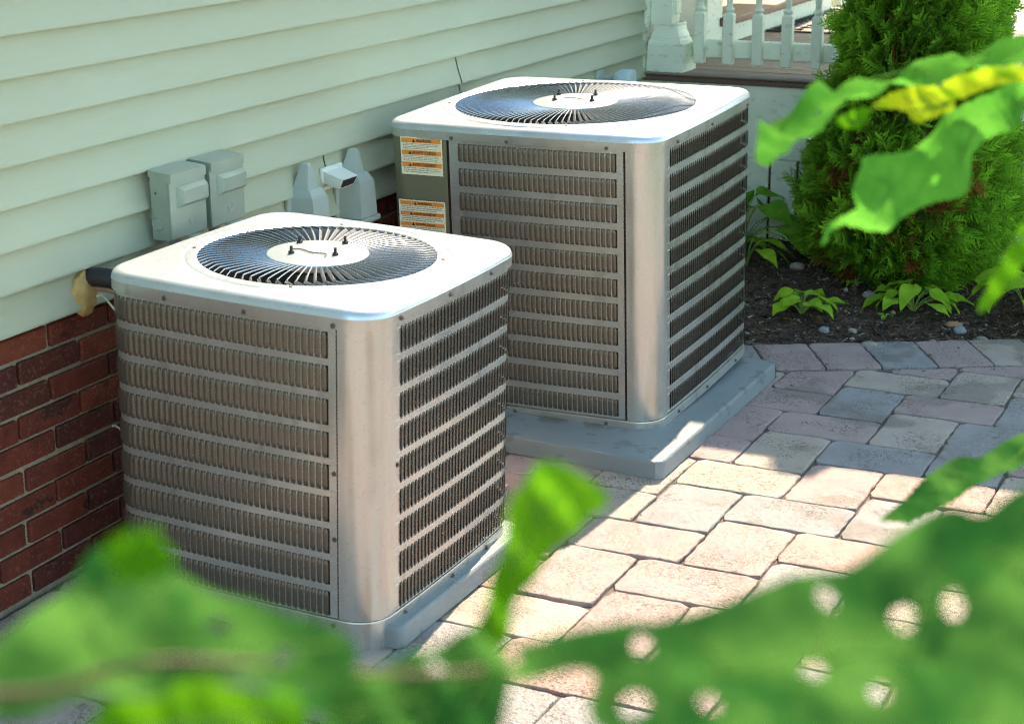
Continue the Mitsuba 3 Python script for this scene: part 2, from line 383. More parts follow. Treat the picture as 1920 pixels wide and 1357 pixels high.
solo('bark_mulch', ply(cat(chips), 'm_chip', color=np.vstack(cols)), 'dark bark chips and grit strewn over the soil bed', 'mulch', kind='stuff')
def pebble_mesh(a, b, c, seed):
    m = trimesh.creation.icosphere(2); v = np.array(m.vertices)
    v = v * (1 + .35 * (meshkit.fbm(v * 1.3 + seed * 7.1, 2) - .5))[:, None] * [a, b, c]
    return tri(v, m.faces)
PEB = [(.874, 3.619, .036, .020, 'm_stone', 'long pale pebble on the dark soil left of the conifer', None), (1.26, 3.321, .030, .018, 'm_stone', 'pale kidney-shaped pebble between the two lime vines', None),
       (1.19, 2.874, .021, .017, 'm_stone_blue', 'blue-grey pebble at the bed edge in front of the left vine', None), (1.391, 2.787, .034, .020, 'm_stone', 'mossy grey pebble touching the paver edge', None),
       (1.637, 3.156, .036, .017, 'm_stone_tan', 'flat rust-brown stone just right of the right lime vine', None), (1.673, 3.10, .025, .020, 'm_stone_blue', 'round blue-grey stone beside the rust-brown one', None),
       (1.766, 3.063, .028, .016, 'm_stone', 'pale oval pebble rightmost along the bed edge', None)]
for x, y in [(1.152, 3.367), (1.292, 2.919), (1.415, 2.81), (1.555, 2.86), (1.604, 2.939), (1.39, 3.184), (1.31, 2.85)]:
    PEB.append((x, y, r.uniform(.010, .020), r.uniform(.008, .014), 'm_stone', 'small whitish pebble in the soil near the paver edge', 'small pebbles in the soil bed'))
for k, (x, y, a, c, m, lab, g) in enumerate(PEB):
    z = float(soil_z(np.array(x), np.array(y)))
    solo('pebble', ply(pebble_mesh(a, a * r.uniform(.6, .8), c, k), m, smooth=True, M=mat4(euler(r.uniform(-.5, .5), 0, 0), (x, y, z + c * .35))), lab, 'pebble', g)

# ---- house wall: brick base with vinyl siding above
house = thing('house_wall', 'pale green clapboard house wall on a red brick base', 'wall')
part(house, 'sheathing', ply(cbox([-.30, -4.2, 0.64], [-.012, 4.0, 2.6], .004), 'm_conduit'))
part(house, 'mortar', ply(cbox([-.28, -4.2, -.05], [-.012, 4.02, .690], .004), 'm_mortar'))
bl, bc = .2430, .0686
br_ = np.random.default_rng(3)
proto = {}
for row in range(10):
    z0 = .700 - .010 - (row + 1) * bc + .006; off = -.012 + (.123 if row % 2 else 0) + br_.normal(0, .006)
    for k in range(-6, 17):
        y0 = off + (k - 1) * bl
        if y0 < -1.75 or y0 > 3.9: continue
        L = bl - .0115; j = br_.normal(0, .0015, 2)
        m = cbox([-.05, 0, 0], [0, L, bc - .0115], .0035).subdivide()
        v = np.array(m.vertices); v += (meshkit.noise(v * 55 + br_.random(3) * 90)[:, None] - .5) * [.004, .002, .002]
        m = tri(v, m.faces); m.apply_translation([br_.normal(0, .0012), y0 + j[0], z0 + j[1]])
        part(house, 'brick', ply(m, BRICKS[br_.choice(3, p=[.5, .3, .2])], smooth=30))
# siding courses: a slanted face with a rolled butt edge, laid in lapped lengths
EXP = .1016
seams = {0: [], 1: [1.125], 2: [2.10], 3: [], 4: [-2.3], 5: [-1.4], 6: [3.1], 7: [], 8: [.9]}
for k in range(19):
    zb = .7009 + k * EXP
    cuts = [-4.2] + sorted(seams.get(k % 9, [])) + [4.0]
    if k == 3: cuts = [-4.2, 2.075, 4.0]
    for a, b in zip(cuts[:-1], cuts[1:]):
        lift = .003 if a > -4 else 0.0
        prof = np.array([[-.012, zb + .003], [.004, zb + .003], [.0195, zb + .001], [.0220, zb - .0005], [.0235, zb + .001], [.0238, zb + .005], [.0222, zb + .011], [.0145, zb + .032], [.0075, zb + .058], [.0030, zb + .082], [.0012, zb + EXP + .006]])
        ny = max(2, int((b - a) / .10)); ys = np.linspace(a + (.0020 if a > -4 else 0), b, ny)
        P = np.zeros((ny, len(prof), 3)); P[:, :, 1] = ys[:, None]
        wob = .0012 * (meshkit.noise(np.stack([ys * 1.7, 0 * ys + k * 3.3, 0 * ys], -1)) - .5)
        P[:, :, 0] = prof[None, :, 0] + (lift if b == 4.0 and a > -4 else 0) + wob[:, None]; P[:, :, 2] = prof[None, :, 1] + wob[:, None] * 1.5
        if a > -4:   # the lapped end is cut with a slight curve
            cv = .014 * np.linspace(-1, 1, len(prof)) ** 2 * -1 - .012 * np.linspace(1, 0, len(prof)); P[0, :, 1] += cv
        if b < 4: P[-1, :, 1] += .014 * np.linspace(-1, 1, len(prof)) ** 2 * -1 - .012 * np.linspace(1, 0, len(prof))
        part(house, 'siding_board', ply(grid(P), 'm_siding', smooth=40))
# ------------------------------------------------------------------ condenser units
class Outline:
    def __init__(s, W, r, bulge):
        h = W / 2; pts, s.W, s.h, s.r = [], W, h, r
        def side(p, q, n, m=40):
            t = np.linspace(-1, 1, m)[:-1]; p, q, n = map(np.array, (p, q, n))
            return (p + q) / 2 + (q - p) / 2 * t[:, None] + n * (bulge * (1 - t ** 2))[:, None]
        def arc(c, a0, m=16):
            a = a0 + np.linspace(0, np.pi / 2, m)[:-1]; return np.stack([c[0] + r * np.cos(a), c[1] + r * np.sin(a)], 1)
        k = h - r
        P = np.vstack([side((-k, -h), (k, -h), (0, -1)), arc((k, -k), -np.pi / 2), side((h, -k), (h, k), (1, 0)), arc((k, k), 0),
                       side((k, h), (-k, h), (0, 1)), arc((-k, k), np.pi / 2), side((-h, k), (-h, -k), (-1, 0)), arc((-k, -k), np.pi)])
        P = np.vstack([P, P[:1]]); s.S = np.r_[0, np.cumsum(np.linalg.norm(np.diff(P, axis=0), axis=1))]; s.P, s.L = P, s.S[-1]
        s.k = k
    def at(s, u):
        u = np.mod(u, s.L); return np.stack([np.interp(u, s.S, s.P[:, 0]), np.interp(u, s.S, s.P[:, 1])], -1)
    def normal(s, u):
        t = s.at(np.asarray(u) + .004) - s.at(np.asarray(u) - .004); t /= np.linalg.norm(t, axis=-1, keepdims=True)
        return np.stack([t[..., 1], -t[..., 0]], -1)
    def pt(s, u, z, d=0.0):
        u, z, d = np.broadcast_arrays(u, z, d); q = s.at(u) + s.normal(u) * d[..., None]
        return np.concatenate([q, z[..., None]], -1)
    def polar(s, th):
        a = np.unwrap(np.arctan2(s.P[:, 1], s.P[:, 0])); rr = np.linalg.norm(s.P, axis=1)
        return np.interp(np.mod(th - a[0], 2 * np.pi) + a[0], a, rr)

def strip(o, s0, s1, z0, z1, d=0.0, lip=.004, step=.012):
    """a sheet-metal strip following the outline, its top and bottom edges folded in"""
    u = np.linspace(s0, s1, max(2, int((s1 - s0) / step)))
    prof = [(z0, d - lip), (z0, d - .001), (z0 + .001, d), (z1 - .001, d), (z1, d - .001), (z1, d - lip)]
    return grid(np.stack([o.pt(u, z, dd) for z, dd in prof], 1))

def louver_mesh(w, h, dmax=.0034, na=5, nv=9):
    a = np.linspace(0, 1, na); v = np.linspace(-1, 1, nv)
    A, Vv = np.meshgrid(a, v, indexing='ij')
    end = np.clip(1 - np.abs(Vv) ** 7, 0, 1) ** .5
    d = dmax * np.sqrt(np.clip(1 - A ** 2, 0, 1)) * end + .0004
    inset = (1 - np.sqrt(np.clip(1 - np.clip((np.abs(Vv) - .84) / .16, 0, 1) ** 2, 0, 1))) * w * .30
    P = np.stack([A * w + np.where(A < .5, inset, -inset) , Vv * h / 2, d], -1)
    m = grid(P)
    return m

def condenser(key, label, W, Ht, pose, rows, pitch_z, rowh, ztop, pitch_s, R, rh, nblade, studs, wire, ac2=False):
    t = thing(key, label, 'air conditioner')
    M = mat4(euler(*pose[3:6]), pose[:3])
    P_ = lambda name, mesh, m, smooth=False, **kw: part(t, name, ply(mesh, m, smooth=smooth, M=M), **kw)
    r = .085; o = Outline(W, r, .006); h = W / 2
    sx = lambda x: x + o.k                        # arc length of a point x on the front
    pe = .0948 - r
    arc = o.S[40 - 1 + 15] - o.S[39]
    sp0 = sx(h - .0948); sp1 = sp0 + 2 * pe + arc
    zt, zb = Ht - .050, .032
    # base pan, corner post, top
    u = np.linspace(0, o.L, 160)[:-1]
    # on the nearer unit the front skirt reaches down past the pad, on the other sides the lip is short
    low = np.where((u < sp1 - pe - .02) | (u > o.L - arc), -.048, 0.0) if not ac2 else np.zeros(len(u))
    prof = [(low, -.03), (low, 0.001), (low + .002, .004), (.026, .004), (.030, .002), (.030, -.02)]
    P_('base_pan', grid(np.stack([o.pt(u, np.broadcast_to(z, u.shape), d) for z, d in prof], 1), closed_u=True), 'm_metal', 40)
    P_('corner_post', strip(o, sp0, sp1, zb, zt, d=.003, lip=.012, step=.006), 'm_metal', 40)
    # inner coil behind the louvers
    P_('coil', grid(np.stack([o.pt(u, np.full(len(u), z), -.022) for z in (zb, zt)], 1), closed_u=True), 'm_coil', True)
    # louvered sheet: bands between the rows, upright margins at its ends
    gap = .008 if ac2 else .0045; mar = .020
    if ac2:
        sA, sB = sp1 + gap, o.L - (h * 2 - 2 * r) - arc - .004        # right, back, up to the far-left corner
        segs = [(sA, sB - arc * .5, sA + mar, None), (sx(-.2305), sp0 - gap, None, None)]
    else:
        segs = [(sp1 + gap, o.L + sp0 - gap, None, None)]
    bands, stuff, first = [], [], []
    for q, (a, b, _, _) in enumerate(segs):
        front = b > o.L or (ac2 and q == 1)
        la, lb = a + mar, b - mar - (.002 if ac2 else 0)
        if ac2 and q == 1: la = sx(-.197)
        zs = [ztop - k * pitch_z for k in range(rows)]
        tops, bots = [zt] + [z - rowh for z in zs], zs + [zb]
        for zt_, zb_ in zip(tops, bots): bands.append(strip(o, a, b, zb_, zt_, lip=.005))
        n = int(round((lb - la) / pitch_s)); ps = (lb - la) / n
        for z in zs:
            for e0, e1 in ((a, la), (lb, b)):
                bands.append(strip(o, e0, e1, z - rowh, z, step=.01, lip=.003))
        lm = louver_mesh(ps * .72, rowh)
        base = ply(lm, 'm_louver', smooth=60)
        # one dict for every louver of the front, the others joined
        nf = (297 // rows)
        for k in range(n):
            s = la + k * ps + ps * .02; sm = s + ps * .36
            if k < n - 1:
                for z in zs: bands.append(strip(o, la + (k + .735) * ps, la + (k + 1) * ps, z - rowh, z, step=.01, lip=.002))
            q0 = o.at(sm); nn = o.normal(sm); tt = np.array([-nn[1], nn[0]])
            for i, z in enumerate(zs):
                F = np.eye(4); F[:3, 0] = [*tt, 0]; F[:3, 1] = [0, 0, 1]; F[:3, 2] = [*nn, 0]
                F[:3, 3] = [*(q0 - tt * ps * .36), z - rowh / 2]
                if front and k >= n - nf: first.append((base, M @ F))
                else:
                    v = lm.vertices @ F[:3, :3].T + F[:3, 3]; stuff.append(tri(v, lm.faces))
    P_('louvered_sheet', cat(bands), 'm_metal', 30)
    for b_, F in first: part(t, 'louver', placed(b_, F))
    P_('louver_bank', cat(stuff), 'm_louver', 60, kind='stuff')
    if ac2:
        a, b = o.L - (o.S[-1] - sB) + .0, o.L + sx(-.2305) - gap
        P_('access_panel', strip(o, sB - arc * .5 + .004, b, zb, zt, d=.0015, lip=.01), 'm_panel', 40)
    # top pan with a ring and a round opening
    th = np.linspace(0, 2 * np.pi, 241)[:-1]; ro = o.polar(th) + .008; Rr, Ro = R * 1.125, R * 1.015
    def ring(rad, z): return np.stack([rad * np.cos(th), rad * np.sin(th), np.full(len(th), z) if np.isscalar(z) else z], -1)
    P_('top_flange', grid(np.stack([ring(ro - .006, Ht - .051), ring(ro - .001, Ht - .0505), ring(ro, Ht - .049), ring(ro, Ht - .0235)], 1), closed_u=True), 'm_metal', 40)
    rings = [ring(ro - .002, Ht - .0245), ring(ro + .001, Ht - .0235)]
    for a in np.linspace(0, 90, 7): rings.append(ring(ro - .022 + .022 * math.cos(math.radians(a)), Ht - .022 + .020 * math.sin(math.radians(a))))
    ri = ro - .024
    for f in (.15, .4, .7, .93): rings.append(ring(ri + (Rr - ri) * f, Ht - .002 + .0045 * f))
    rings += [ring(Rr + .004, Ht + .0028), ring(Rr, Ht + .0006), ring(Rr - .003, Ht + .0006), ring(Rr - .007, Ht + .0030), ring(Ro + .006, Ht + .0045), ring(Ro, Ht + .002), ring(Ro - .001, Ht - .02), ring(Ro - .001, Ht - .05)]
    P_('top_cover', grid(np.stack(rings, 1), closed_u=True), 'm_top', 40)
    P_('fan_well', cat([grid(np.stack([ring(Ro, Ht - .05), ring(Ro + .004, Ht - .30)], 1), closed_u=True),
                        prism(Point(0, 0).buffer(Ro + .004), Ht - .31, Ht - .30)]), 'm_coil')
    # fan blades and motor in the well
    for k in range(4):
        a = np.linspace(-.55, .55, 7) + k * np.pi / 2 + .3; rr = np.linspace(.18, .93, 6) * R
        A, Q = np.meshgrid(a, rr, indexing='ij'); zz = Ht - .115 + (A - A.mean()) * .07
        P_('fan_blade', grid(np.stack([Q * np.cos(A), Q * np.sin(A), zz], -1)), 'm_dark_metal', True)
    P_('motor', lathe([(0.001, Ht - .24), (.08, Ht - .24), (.085, Ht - .23), (.085, Ht - .03), (.07, Ht - .012), (0.001, Ht - .012)], 24), 'm_dark_metal', 30)
    # radial guard vanes
    n = 7
    for k in range(nblade):
        a0 = 2 * np.pi * k / nblade; f = np.linspace(0, 1, n); rr = rh * .97 + (Ro - rh * .97) * f
        sw = .015 * f + 0.9 * (2 * np.pi / nblade) * np.clip((f - .88) / .12, 0, 1) ** 1.5
        wv = .0010 / rr; dl = np.minimum(.0062, .36 * 2 * np.pi * rr / nblade) / rr; hump = .004 * np.sin(np.pi * f)
        sec = lambda qs: grid(np.stack([np.stack([rr * np.cos(a0 + sw - q), rr * np.sin(a0 + sw - q), np.full(n, Ht + z) + hump], -1) for q, z in qs], 1))
        kv = P_('guard_vane', sec(((wv * 0, .0036), (dl * .5, .0012), (dl, -.0028))), 'm_blade', 60)
        part(kv, 'rim', ply(sec(((-wv, .0030), (wv * 0, .0046), (wv, .0040))), 'm_top', smooth=60, M=M))
    hp = [(.0005, Ht + .016), (rh * .5, Ht + .0155), (rh * .74, Ht + .0135), (rh * .79, Ht + .0105), (rh * .92, Ht + .0085), (rh * .99, Ht + .006), (rh * 1.0, Ht + .002), (rh * .985, Ht - .012)]
    P_('hub', lathe(hp[::-1], 48), 'm_top', 40)
    for x, y in studs:
        P_('stud', cat([lathe([(.0005, -.004), (.0085, -.004), (.0085, .004), (.0042, .0042), (.0042, .017), (.0005, .017)][::1], 6, (x, y, Ht + .0165))]), 'm_black')
    if len(wire): P_('wire_tie', tube(spline([(a, b, Ht + .0185) for a, b in wire], 20), .0016 if not ac2 else .0012, 6), 'm_screw')
    for k in range(4):
        a = k * np.pi / 2 + .35; P_('ring_screw', lathe([(.0005, .0025), (.0045, .002), (.005, -.002)], 8, (R * 1.072 * math.cos(a), R * 1.072 * math.sin(a), Ht + .004)), 'm_screw')
    # screws
    def screw(s, z, d=.001, rad=.0062):
        q = o.at(s) + o.normal(s) * d; nn = o.normal(s)
        m = lathe([(.0005, .0045), (rad * .62, .0045), (rad * .62, .0012), (rad, .001), (rad, -.001)][::-1], 8)
        R3 = np.stack([[-nn[1], nn[0], 0], [0, 0, 1], [nn[0], nn[1], 0]], 1)
        v = m.vertices @ R3.T + [q[0], q[1], z]
        P_('screw', tri(v, m.faces), 'm_screw', 30)
    fr = [-.2159, -.0219, .3119] if ac2 else [-.1823, .0423, .2759]
    rt = [-.3022, .0001, .3705] if ac2 else [-.2694, -.0392, .1855]
    for x in fr: screw(sx(x), Ht - .042, .009)
    for y in rt: screw(sp1 - pe + y + o.k, Ht - .036 if not ac2 else Ht - .044, .009)
    for x in ([-.30, -.02, .30] if ac2 else [-.2, .05, .27]): screw(sx(x), .015, .005)
    for y in ([-.28, -.02, .28] if ac2 else [-.24, .0, .20]): screw(sp1 - pe + y + o.k, .015, .005)
    if not ac2:
        for z in (.40, .235): screw(sp0 - .0115, z)
        screw(sp1 + .010, .407)
    return t, M, o, sx

# lower leaves room: unit poses come from the photograph's perspective
unit1, M1, o1, sx1 = condenser('air_conditioner', 'nearer, smaller silver condenser unit without stickers, beside the red brick', .7559, .8009,
    (.5843, .0578, .0587, -.02006, .00939, .03372), 9, .0802, .0630, .7400, .0170, .2929, .128, 72,
    [(-.036, -.066), (.066, -.026), (-.076, .036), (.026, .088)], [(-.052, -.045), (-.02, -.034), (.012, -.046), (.040, -.040), (.058, -.062)])
unit2, M2, o2, sx2 = condenser('air_conditioner', 'farther, larger silver condenser unit with orange and cream warning stickers', .9318, .9451,
    (.6032, 1.7996, .0659, -.02351, .03767, -.0096), 11, .0787, .0570, .8850, .0176, .3931, .142, 108,
    [(-.052, -.050), (.074, -.030), (-.083, .052), (.042, .074)], [(-.03, -.02), (0, -.012), (.03, -.024), (.05, -.020)], ac2=True)

# warning stickers on the larger unit: flat print on its blank panel
def sticker(x0, x1, z0, z1, words, bars, margin, label):
    hO = o2.h + .0062
    base = part(unit2, 'warning_label', ply(cbox([x0, -.0004, z0], [x1, .0008, z1], .0002), 'm_label', M=M2 @ mat4(t=(0, -hO + .001 - LD, 0))), label=label)
    lr = np.random.default_rng(int(z1 * 1000))
    orange, black, fine = [], [], []
    for (zt, zb), wd in zip(bars, words):
        orange.append(cbox([x0 + margin, -.0011, zb], [x1 - .004, -.0003, zt], .0001))
        hh = (zt - zb) * .58
        tm = meshkit.text_mesh(wd, hh, .0006, bold=True); wth = tm.bounds[1][0] - tm.bounds[0][0]
        s = min(1, (x1 - x0 - margin) * .60 / wth)
        v = np.array(tm.vertices) * [s, 1, 1]
        cx = (x0 + margin + x1) / 2 + .008
        v = np.column_stack([v[:, 0] + cx - wth * s / 2, -.0011 - v[:, 2], v[:, 1] + zb + (zt - zb) * .22])
        black.append(tri(v, tm.faces[:, ::-1]))
        tx = cx - wth * s / 2 - .011
        black.append(prism([(0, 0), (.011, 0), (.0055, .0105)], 0, .0006)); vv = np.array(black[-1].vertices)
        black[-1] = tri(np.column_stack([vv[:, 0] + tx - .003, -.0011 - vv[:, 2], vv[:, 1] + zb + (zt - zb) * .1]), black[-1].faces)
    ends = [b[1] for b in bars]; nxt = [b[0] for b in bars[1:]] + [z0 + .003]
    for zt, zb in zip(ends, nxt):
        n = max(3, int((zt - zb) / .0058)); dz = (zt - zb) / (n + .6)
        for k in range(n):
            z = zt - dz * (k + .9); x = x0 + margin + .004; xe = x1 - .008 - (lr.random() * .05 if k % 3 == 2 else lr.random() * .01)
            while x < xe:
                L = min(lr.uniform(.004, .015), xe - x)
                fine.append(tri([[x, -.0006, z], [x + L, -.0006, z], [x + L, -.0006, z + dz * .42], [x, -.0006, z + dz * .42]], [[0, 1, 2, 3]])); x += L + .0022
    for nm, ms, mt in (('orange_bar', orange, 'm_orange'), ('lettering', black, 'm_black'), ('small_print', fine, 'm_print')):
        for m_ in ([cat(ms)] if nm == 'small_print' else ms if nm == 'orange_bar' else [cat(ms[q:q + 2]) for q in (0, 2, 4)]):
            k = part(base, nm, ply(m_, mt, M=M2 @ mat4(t=(0, -hO + .001 - LD, 0))), kind='stuff' if nm == 'small_print' else None)
LD = .0022
sticker(-.4035, -.2535, .776, .897, ['WARNING', 'ADVERTENCIA', 'AVERTISSEMENT'], [(.8935, .8795), (.8555, .8405), (.8165, .8015)], .004, 'upper cream and orange warning sticker')
sticker(-.4200, -.2510, .575, .692, ['WARNING', 'AVERTISSEMENT', 'ADVERTENCIA'], [(.6885, .6755), (.6535, .6410), (.6190, .6065)], .006, 'lower cream and orange warning sticker')

# equipment pads
def pad(corners, z0, z1, name, label, r=.02):
    pl = Polygon(corners).buffer(-.02).buffer(.02, quad_segs=5)
    P = [(pl, z0), (pl, z1 - .012), (pl.buffer(-.003), z1 - .004), (pl.buffer(-.010), z1)]
    rings = []
    for q, z in P:
        c = np.array([q.exterior.interpolate(k / 160, normalized=True).coords[0] for k in range(160)])
        rings.append(np.column_stack([c, np.full(160, z)]))
    if not Polygon(rings[0][:, :2]).exterior.is_ccw: rings = [q[::-1] for q in rings]
    g = grid(np.stack(rings, 1), closed_u=True)
    ce = rings[0].mean(0); v = np.vstack([g.vertices, [[ce[0], ce[1], z1]]]); k = len(g.vertices)
    f = list(g.faces) + [[i * 4 + 3, ((i + 1) % 160) * 4 + 3, k] for i in range(160)]
    return solo(name, ply(tri(v, f), 'm_pad', smooth=35), label, 'equipment pad')
pad([(.150, -.27), (.998, -.275), (1.008, .47), (.150, .49)], 0.002, .058, 'equipment_pad', 'grey slab under the nearer, smaller condenser unit')
pad([(.07, 1.155), (1.171, 1.060), (1.190, 2.235), (.09, 2.30)], 0.002, .060, 'equipment_pad', 'blue-grey slab under the farther, larger condenser unit')
# ------------------------------------------------------------------ things on the wall
def disconnect(y0, y1, z0, z1, label):
    t = thing('disconnect_box', label, 'electrical box', None)
    D = .095; B0 = .032
    part(t, 'body', ply(cbox([B0, y0, z0], [D - .004, y1, z1], .002), 'm_box'))
    part(t, 'cover', ply(cat([cbox([D - .004, y0 - .003, z0 + .004], [D + .003, y1 + .003, z1 - .022], .002)]), 'm_box'))
    # sloping rain hood over the cover
    part(t, 'hood', ply(hull([(B0 - .002, y, z) for y in (y0 - .002, y1 + .002) for z in (z1 - .012, z1 + .006)] + [(D + .007, y, z) for y in (y0 - .002, y1 + .002) for z in (z1 - .028, z1 - .002)]), 'm_box'))
    # raised pull handle
    w = y1 - y0; a, b = y0 + w * .16, y1 - .002
    part(t, 'handle', ply(hull([(D + .002, y, z) for y in (a, b) for z in (z1 - .098, z1 - .038)] + [(D + .006, y, z) for y in (a + .002, b - .002) for z in (z1 - .096, z1 - .040)] +
         [(D + .021, y, z) for y in (a + .012, b - .008) for z in (z1 - .086, z1 - .050)]).subdivide(), 'm_box', 50))
    m = trimesh.creation.torus(.0135, .0011, 20, 6); m = tri(np.column_stack([m.vertices[:, 2] + D + .003, m.vertices[:, 0] + y0 + w * .55, m.vertices[:, 1] + z0 + .046]), m.faces)
    m2 = trimesh.creation.torus(.0085, .0010, 20, 6); m2 = tri(np.column_stack([m2.vertices[:, 2] + D + .003, m2.vertices[:, 0] + y0 + w * .55, m2.vertices[:, 1] + z0 + .046]), m2.faces)
    part(t, 'emblem', ply(cat([m, m2]), 'm_box', True))
    k = trimesh.creation.torus(.018, .0011, 20, 6); k = tri(np.column_stack([k.vertices[:, 0] + .052, k.vertices[:, 2] + y0 - .0002, k.vertices[:, 1] + z0 + .045]), k.faces)
    part(t, 'knockout', ply(k, 'm_box', True))
    part(t, 'standoff', ply(cbox([-.01, y0 + .03, z0 + .03], [B0 + .002, y1 - .03, z1 - .03], .003), 'm_conduit'))
    part(t, 'latch', ply(hull([(D - .006, y0 + w * .42 + dy, z0 + dz) for dy in (0, .055) for dz in (-.002, .004)] + [(D + .016, y0 + w * .42 + dy, z0 + dz - .003) for dy in (.008, .048) for dz in (0, .004)]), 'm_box'))
    part(t, 'screw', ply(lathe([(.0005, .002), (.003, .002), (.003, -.002)], 8, (0, 0, 0)), 'm_screw', M=mat4(np.array([[1, 0, 0], [0, 0, -1], [0, 1, 0.]]), (.05, y0 - .0005, z1 - .055))))
    part(t, 'conduit', ply(tube([(.060, y0 + w * .38, z0 + .01), (.060, y0 + w * .38, z0 - .09), (.06, y0 + w * .42, z0 - .19), (.075, y0 + w * .5, z0 - .30)], .016, 12), 'm_conduit', 40))
    return t
disconnect(.162, .322, .822, 1.006, 'left grey metal electrical box with raised pull handle')
disconnect(.352, .512, .820, 1.006, 'right grey metal electrical box, farther along the wall')

def tapered_cover(y, z, s, label):
    t = thing('conduit_cover', label, 'cover')
    def ringp(hx, hy, zz, x0=.012): return [(x0, y - hy, zz), (x0, y + hy, zz), (x0 + hx, y - hy * .8, zz), (x0 + hx, y + hy * .8, zz)]
    part(t, 'housing', ply(hull(ringp(.085, .064, z - .13) + ringp(.078, .058, z - .016) + ringp(.060, .044, z + .010)).subdivide(), 'm_cover', 35))
    part(t, 'spire', ply(hull(ringp(.052, .038, z + .008) + ringp(.026, .014, z + .080, .030) + ringp(.018, .009, z + .088, .034)).subdivide(), 'm_cover', 50))
    part(t, 'flange', ply(cbox([.004, y - .072, z - .135], [.020, y + .072, z - .004], .004), 'm_cover'))
    part(t, 'skirt', ply(cbox([.012, y - .072, z - .150], [.100, y + .070, z - .132], .004), 'm_cover'))
    return t
c1 = tapered_cover(.945, .815, 1, 'left grey plastic cover with a tapered spire on the siding')
c2 = tapered_cover(1.238, .815, 1, 'right grey plastic cover with a tapered spire, next to the larger unit')
t = thing('vent_hood', 'small white wall vent hood between two tapered grey covers', 'vent')
part(t, 'hood', ply(hull([(.016, 1.085, .853), (.016, 1.195, .852), (.016, 1.085, .815), (.016, 1.195, .815), (.104, 1.056, .836), (.104, 1.154, .835), (.092, 1.056, .806), (.092, 1.146, .808)]), 'm_hood'))
part(t, 'opening', ply(hull([(.1048, 1.062, .8335), (.1048, 1.149, .8325), (.0945, 1.062, .8085), (.0945, 1.142, .8100), (.098, 1.08, .82)]), 'm_black'))
part(t, 'mount', ply(cbox([.010, 1.075, .790], [.022, 1.205, .862], .003), 'm_hood'))
t = thing('wall_light', 'small clear-lensed light on the siding behind the larger unit', 'light')
part(t, 'bracket', ply(cat([cbox([.002, 3.40, .80], [.02, 3.48, .90], .004), tube([(.02, 3.44, .86), (.07, 3.44, .868), (.11, 3.44, .862)], .014, 10)]), 'm_cover', 35))
part(t, 'lens', ply(lathe([(.0005, .0), (.030, .0), (.045, .02), (.052, .06), (.052, .075), (.0005, .080)], 20), 'm_lens', 40, M=mat4(euler(0, 0, math.radians(96)), (.09, 3.44, .862))))

# refrigerant line leaving the wall through sealing foam
m = trimesh.creation.icosphere(3); v = np.array(m.vertices); v = v * (1 + .45 * (meshkit.fbm(v * 2.2, 3) - .5))[:, None] * [.020, .048, .058]
solo('sealing_foam', ply(tri(v + [.010, -.112, .738], m.faces), 'm_foam', smooth=True), 'lumpy yellow sealing foam round the pipe hole in the siding', 'foam')
t = thing('refrigerant_line', 'black insulated pipe curving from the siding to the nearer unit', 'pipe')
part(t, 'insulation', ply(tube(spline([(-.02, -.095, .772), (.045, -.09, .778), (.10, -.075, .768), (.155, -.05, .735), (.185, -.03, .66), (.195, -.02, .55), (.20, -.02, .30)], 40), .026, 12), 'm_black', True))
part(t, 'liquid_pipe', ply(tube(spline([(-.02, -.088, .745), (.05, -.088, .748), (.11, -.085, .735), (.160, -.075, .69), (.19, -.06, .60), (.20, -.06, .30)], 40), .0085, 10), 'm_copper', True))
solo('control_wire', ply(tube(spline([(.03, -.09, .725), (.07, -.10, .722), (.13, -.12, .690), (.185, -.10, .64), (.20, -.08, .5)], 30), .0032, 6), 'm_wire', True), 'thin yellow-green wire running from the foam to the nearer unit', 'wire')
solo('control_wire', ply(tube(spline([(.005, -.03, .352), (.05, -.05, .350), (.12, -.08, .33), (.19, -.06, .31)], 20), .0030, 6), 'm_wire', True), 'short pale wire stub in front of the brick wall', 'wire')

# ------------------------------------------------------------------ porch
t = porch = thing('porch', 'wooden porch with white skirting at the end of the house', 'porch')
zD = .828
part(t, 'skirt_panel', ply(cbox([.002, 4.0, .462], [2.2, 4.022, .787], .003), 'm_white'))
for k in range(17):
    a = .355 + .1285 * (k - 2.92)
    if a < -.05: continue
    part(t, 'skirt_board', ply(cbox([a + .006, 4.005, -.05], [a + .1225, 4.022, .4605], .003), 'm_white'))
part(t, 'joist', ply(cbox([.005, 4.06, .02], [3.2, 4.09, .80], .003), 'm_fascia'))
part(t, 'fascia', ply(cbox([.004, 3.985, .789], [3.3, 4.003, .8135], .004), 'm_fascia'))
part(t, 'deck_board', ply(cbox([-.01, 3.975, .8150], [3.3, 4.012, zD], .006), 'm_deck'))
for k in range(18):
    y = 4.016 + k * .140
    part(t, 'deck_board', ply(cbox([-.30, y, zD - .025], [3.3, y + .1345, zD + .0006 * (k % 3)], .003), 'm_deck'))
for k in range(6):
    y = 4.016 + (18 + k) * .140
    part(t, 'deck_board', ply(cbox([-.30, y, zD - .025], [1.15, y + .1345, zD + .0006 * (k % 3)], .003), 'm_deck'))
part(t, 'roof', ply(cbox([-.3, 4.02, 2.76], [2.5, 7.6, 2.92], .01), 'm_white'))
part(t, 'wall', ply(cbox([-.34, 4.02, zD], [-.005, 4.86, 2.75], .003), 'm_box'))
part(t, 'door_casing', ply(cbox([-.10, 4.85, zD], [.028, 5.10, 2.75], .004), 'm_white'))
part(t, 'bracket', ply(cbox([.028, 5.055, .93], [.045, 5.09, .975], .003), 'm_fascia'))
part(t, 'wall', ply(cbox([-.60, 5.1, zD], [-.45, 7.5, 2.75], .003), 'm_siding'))
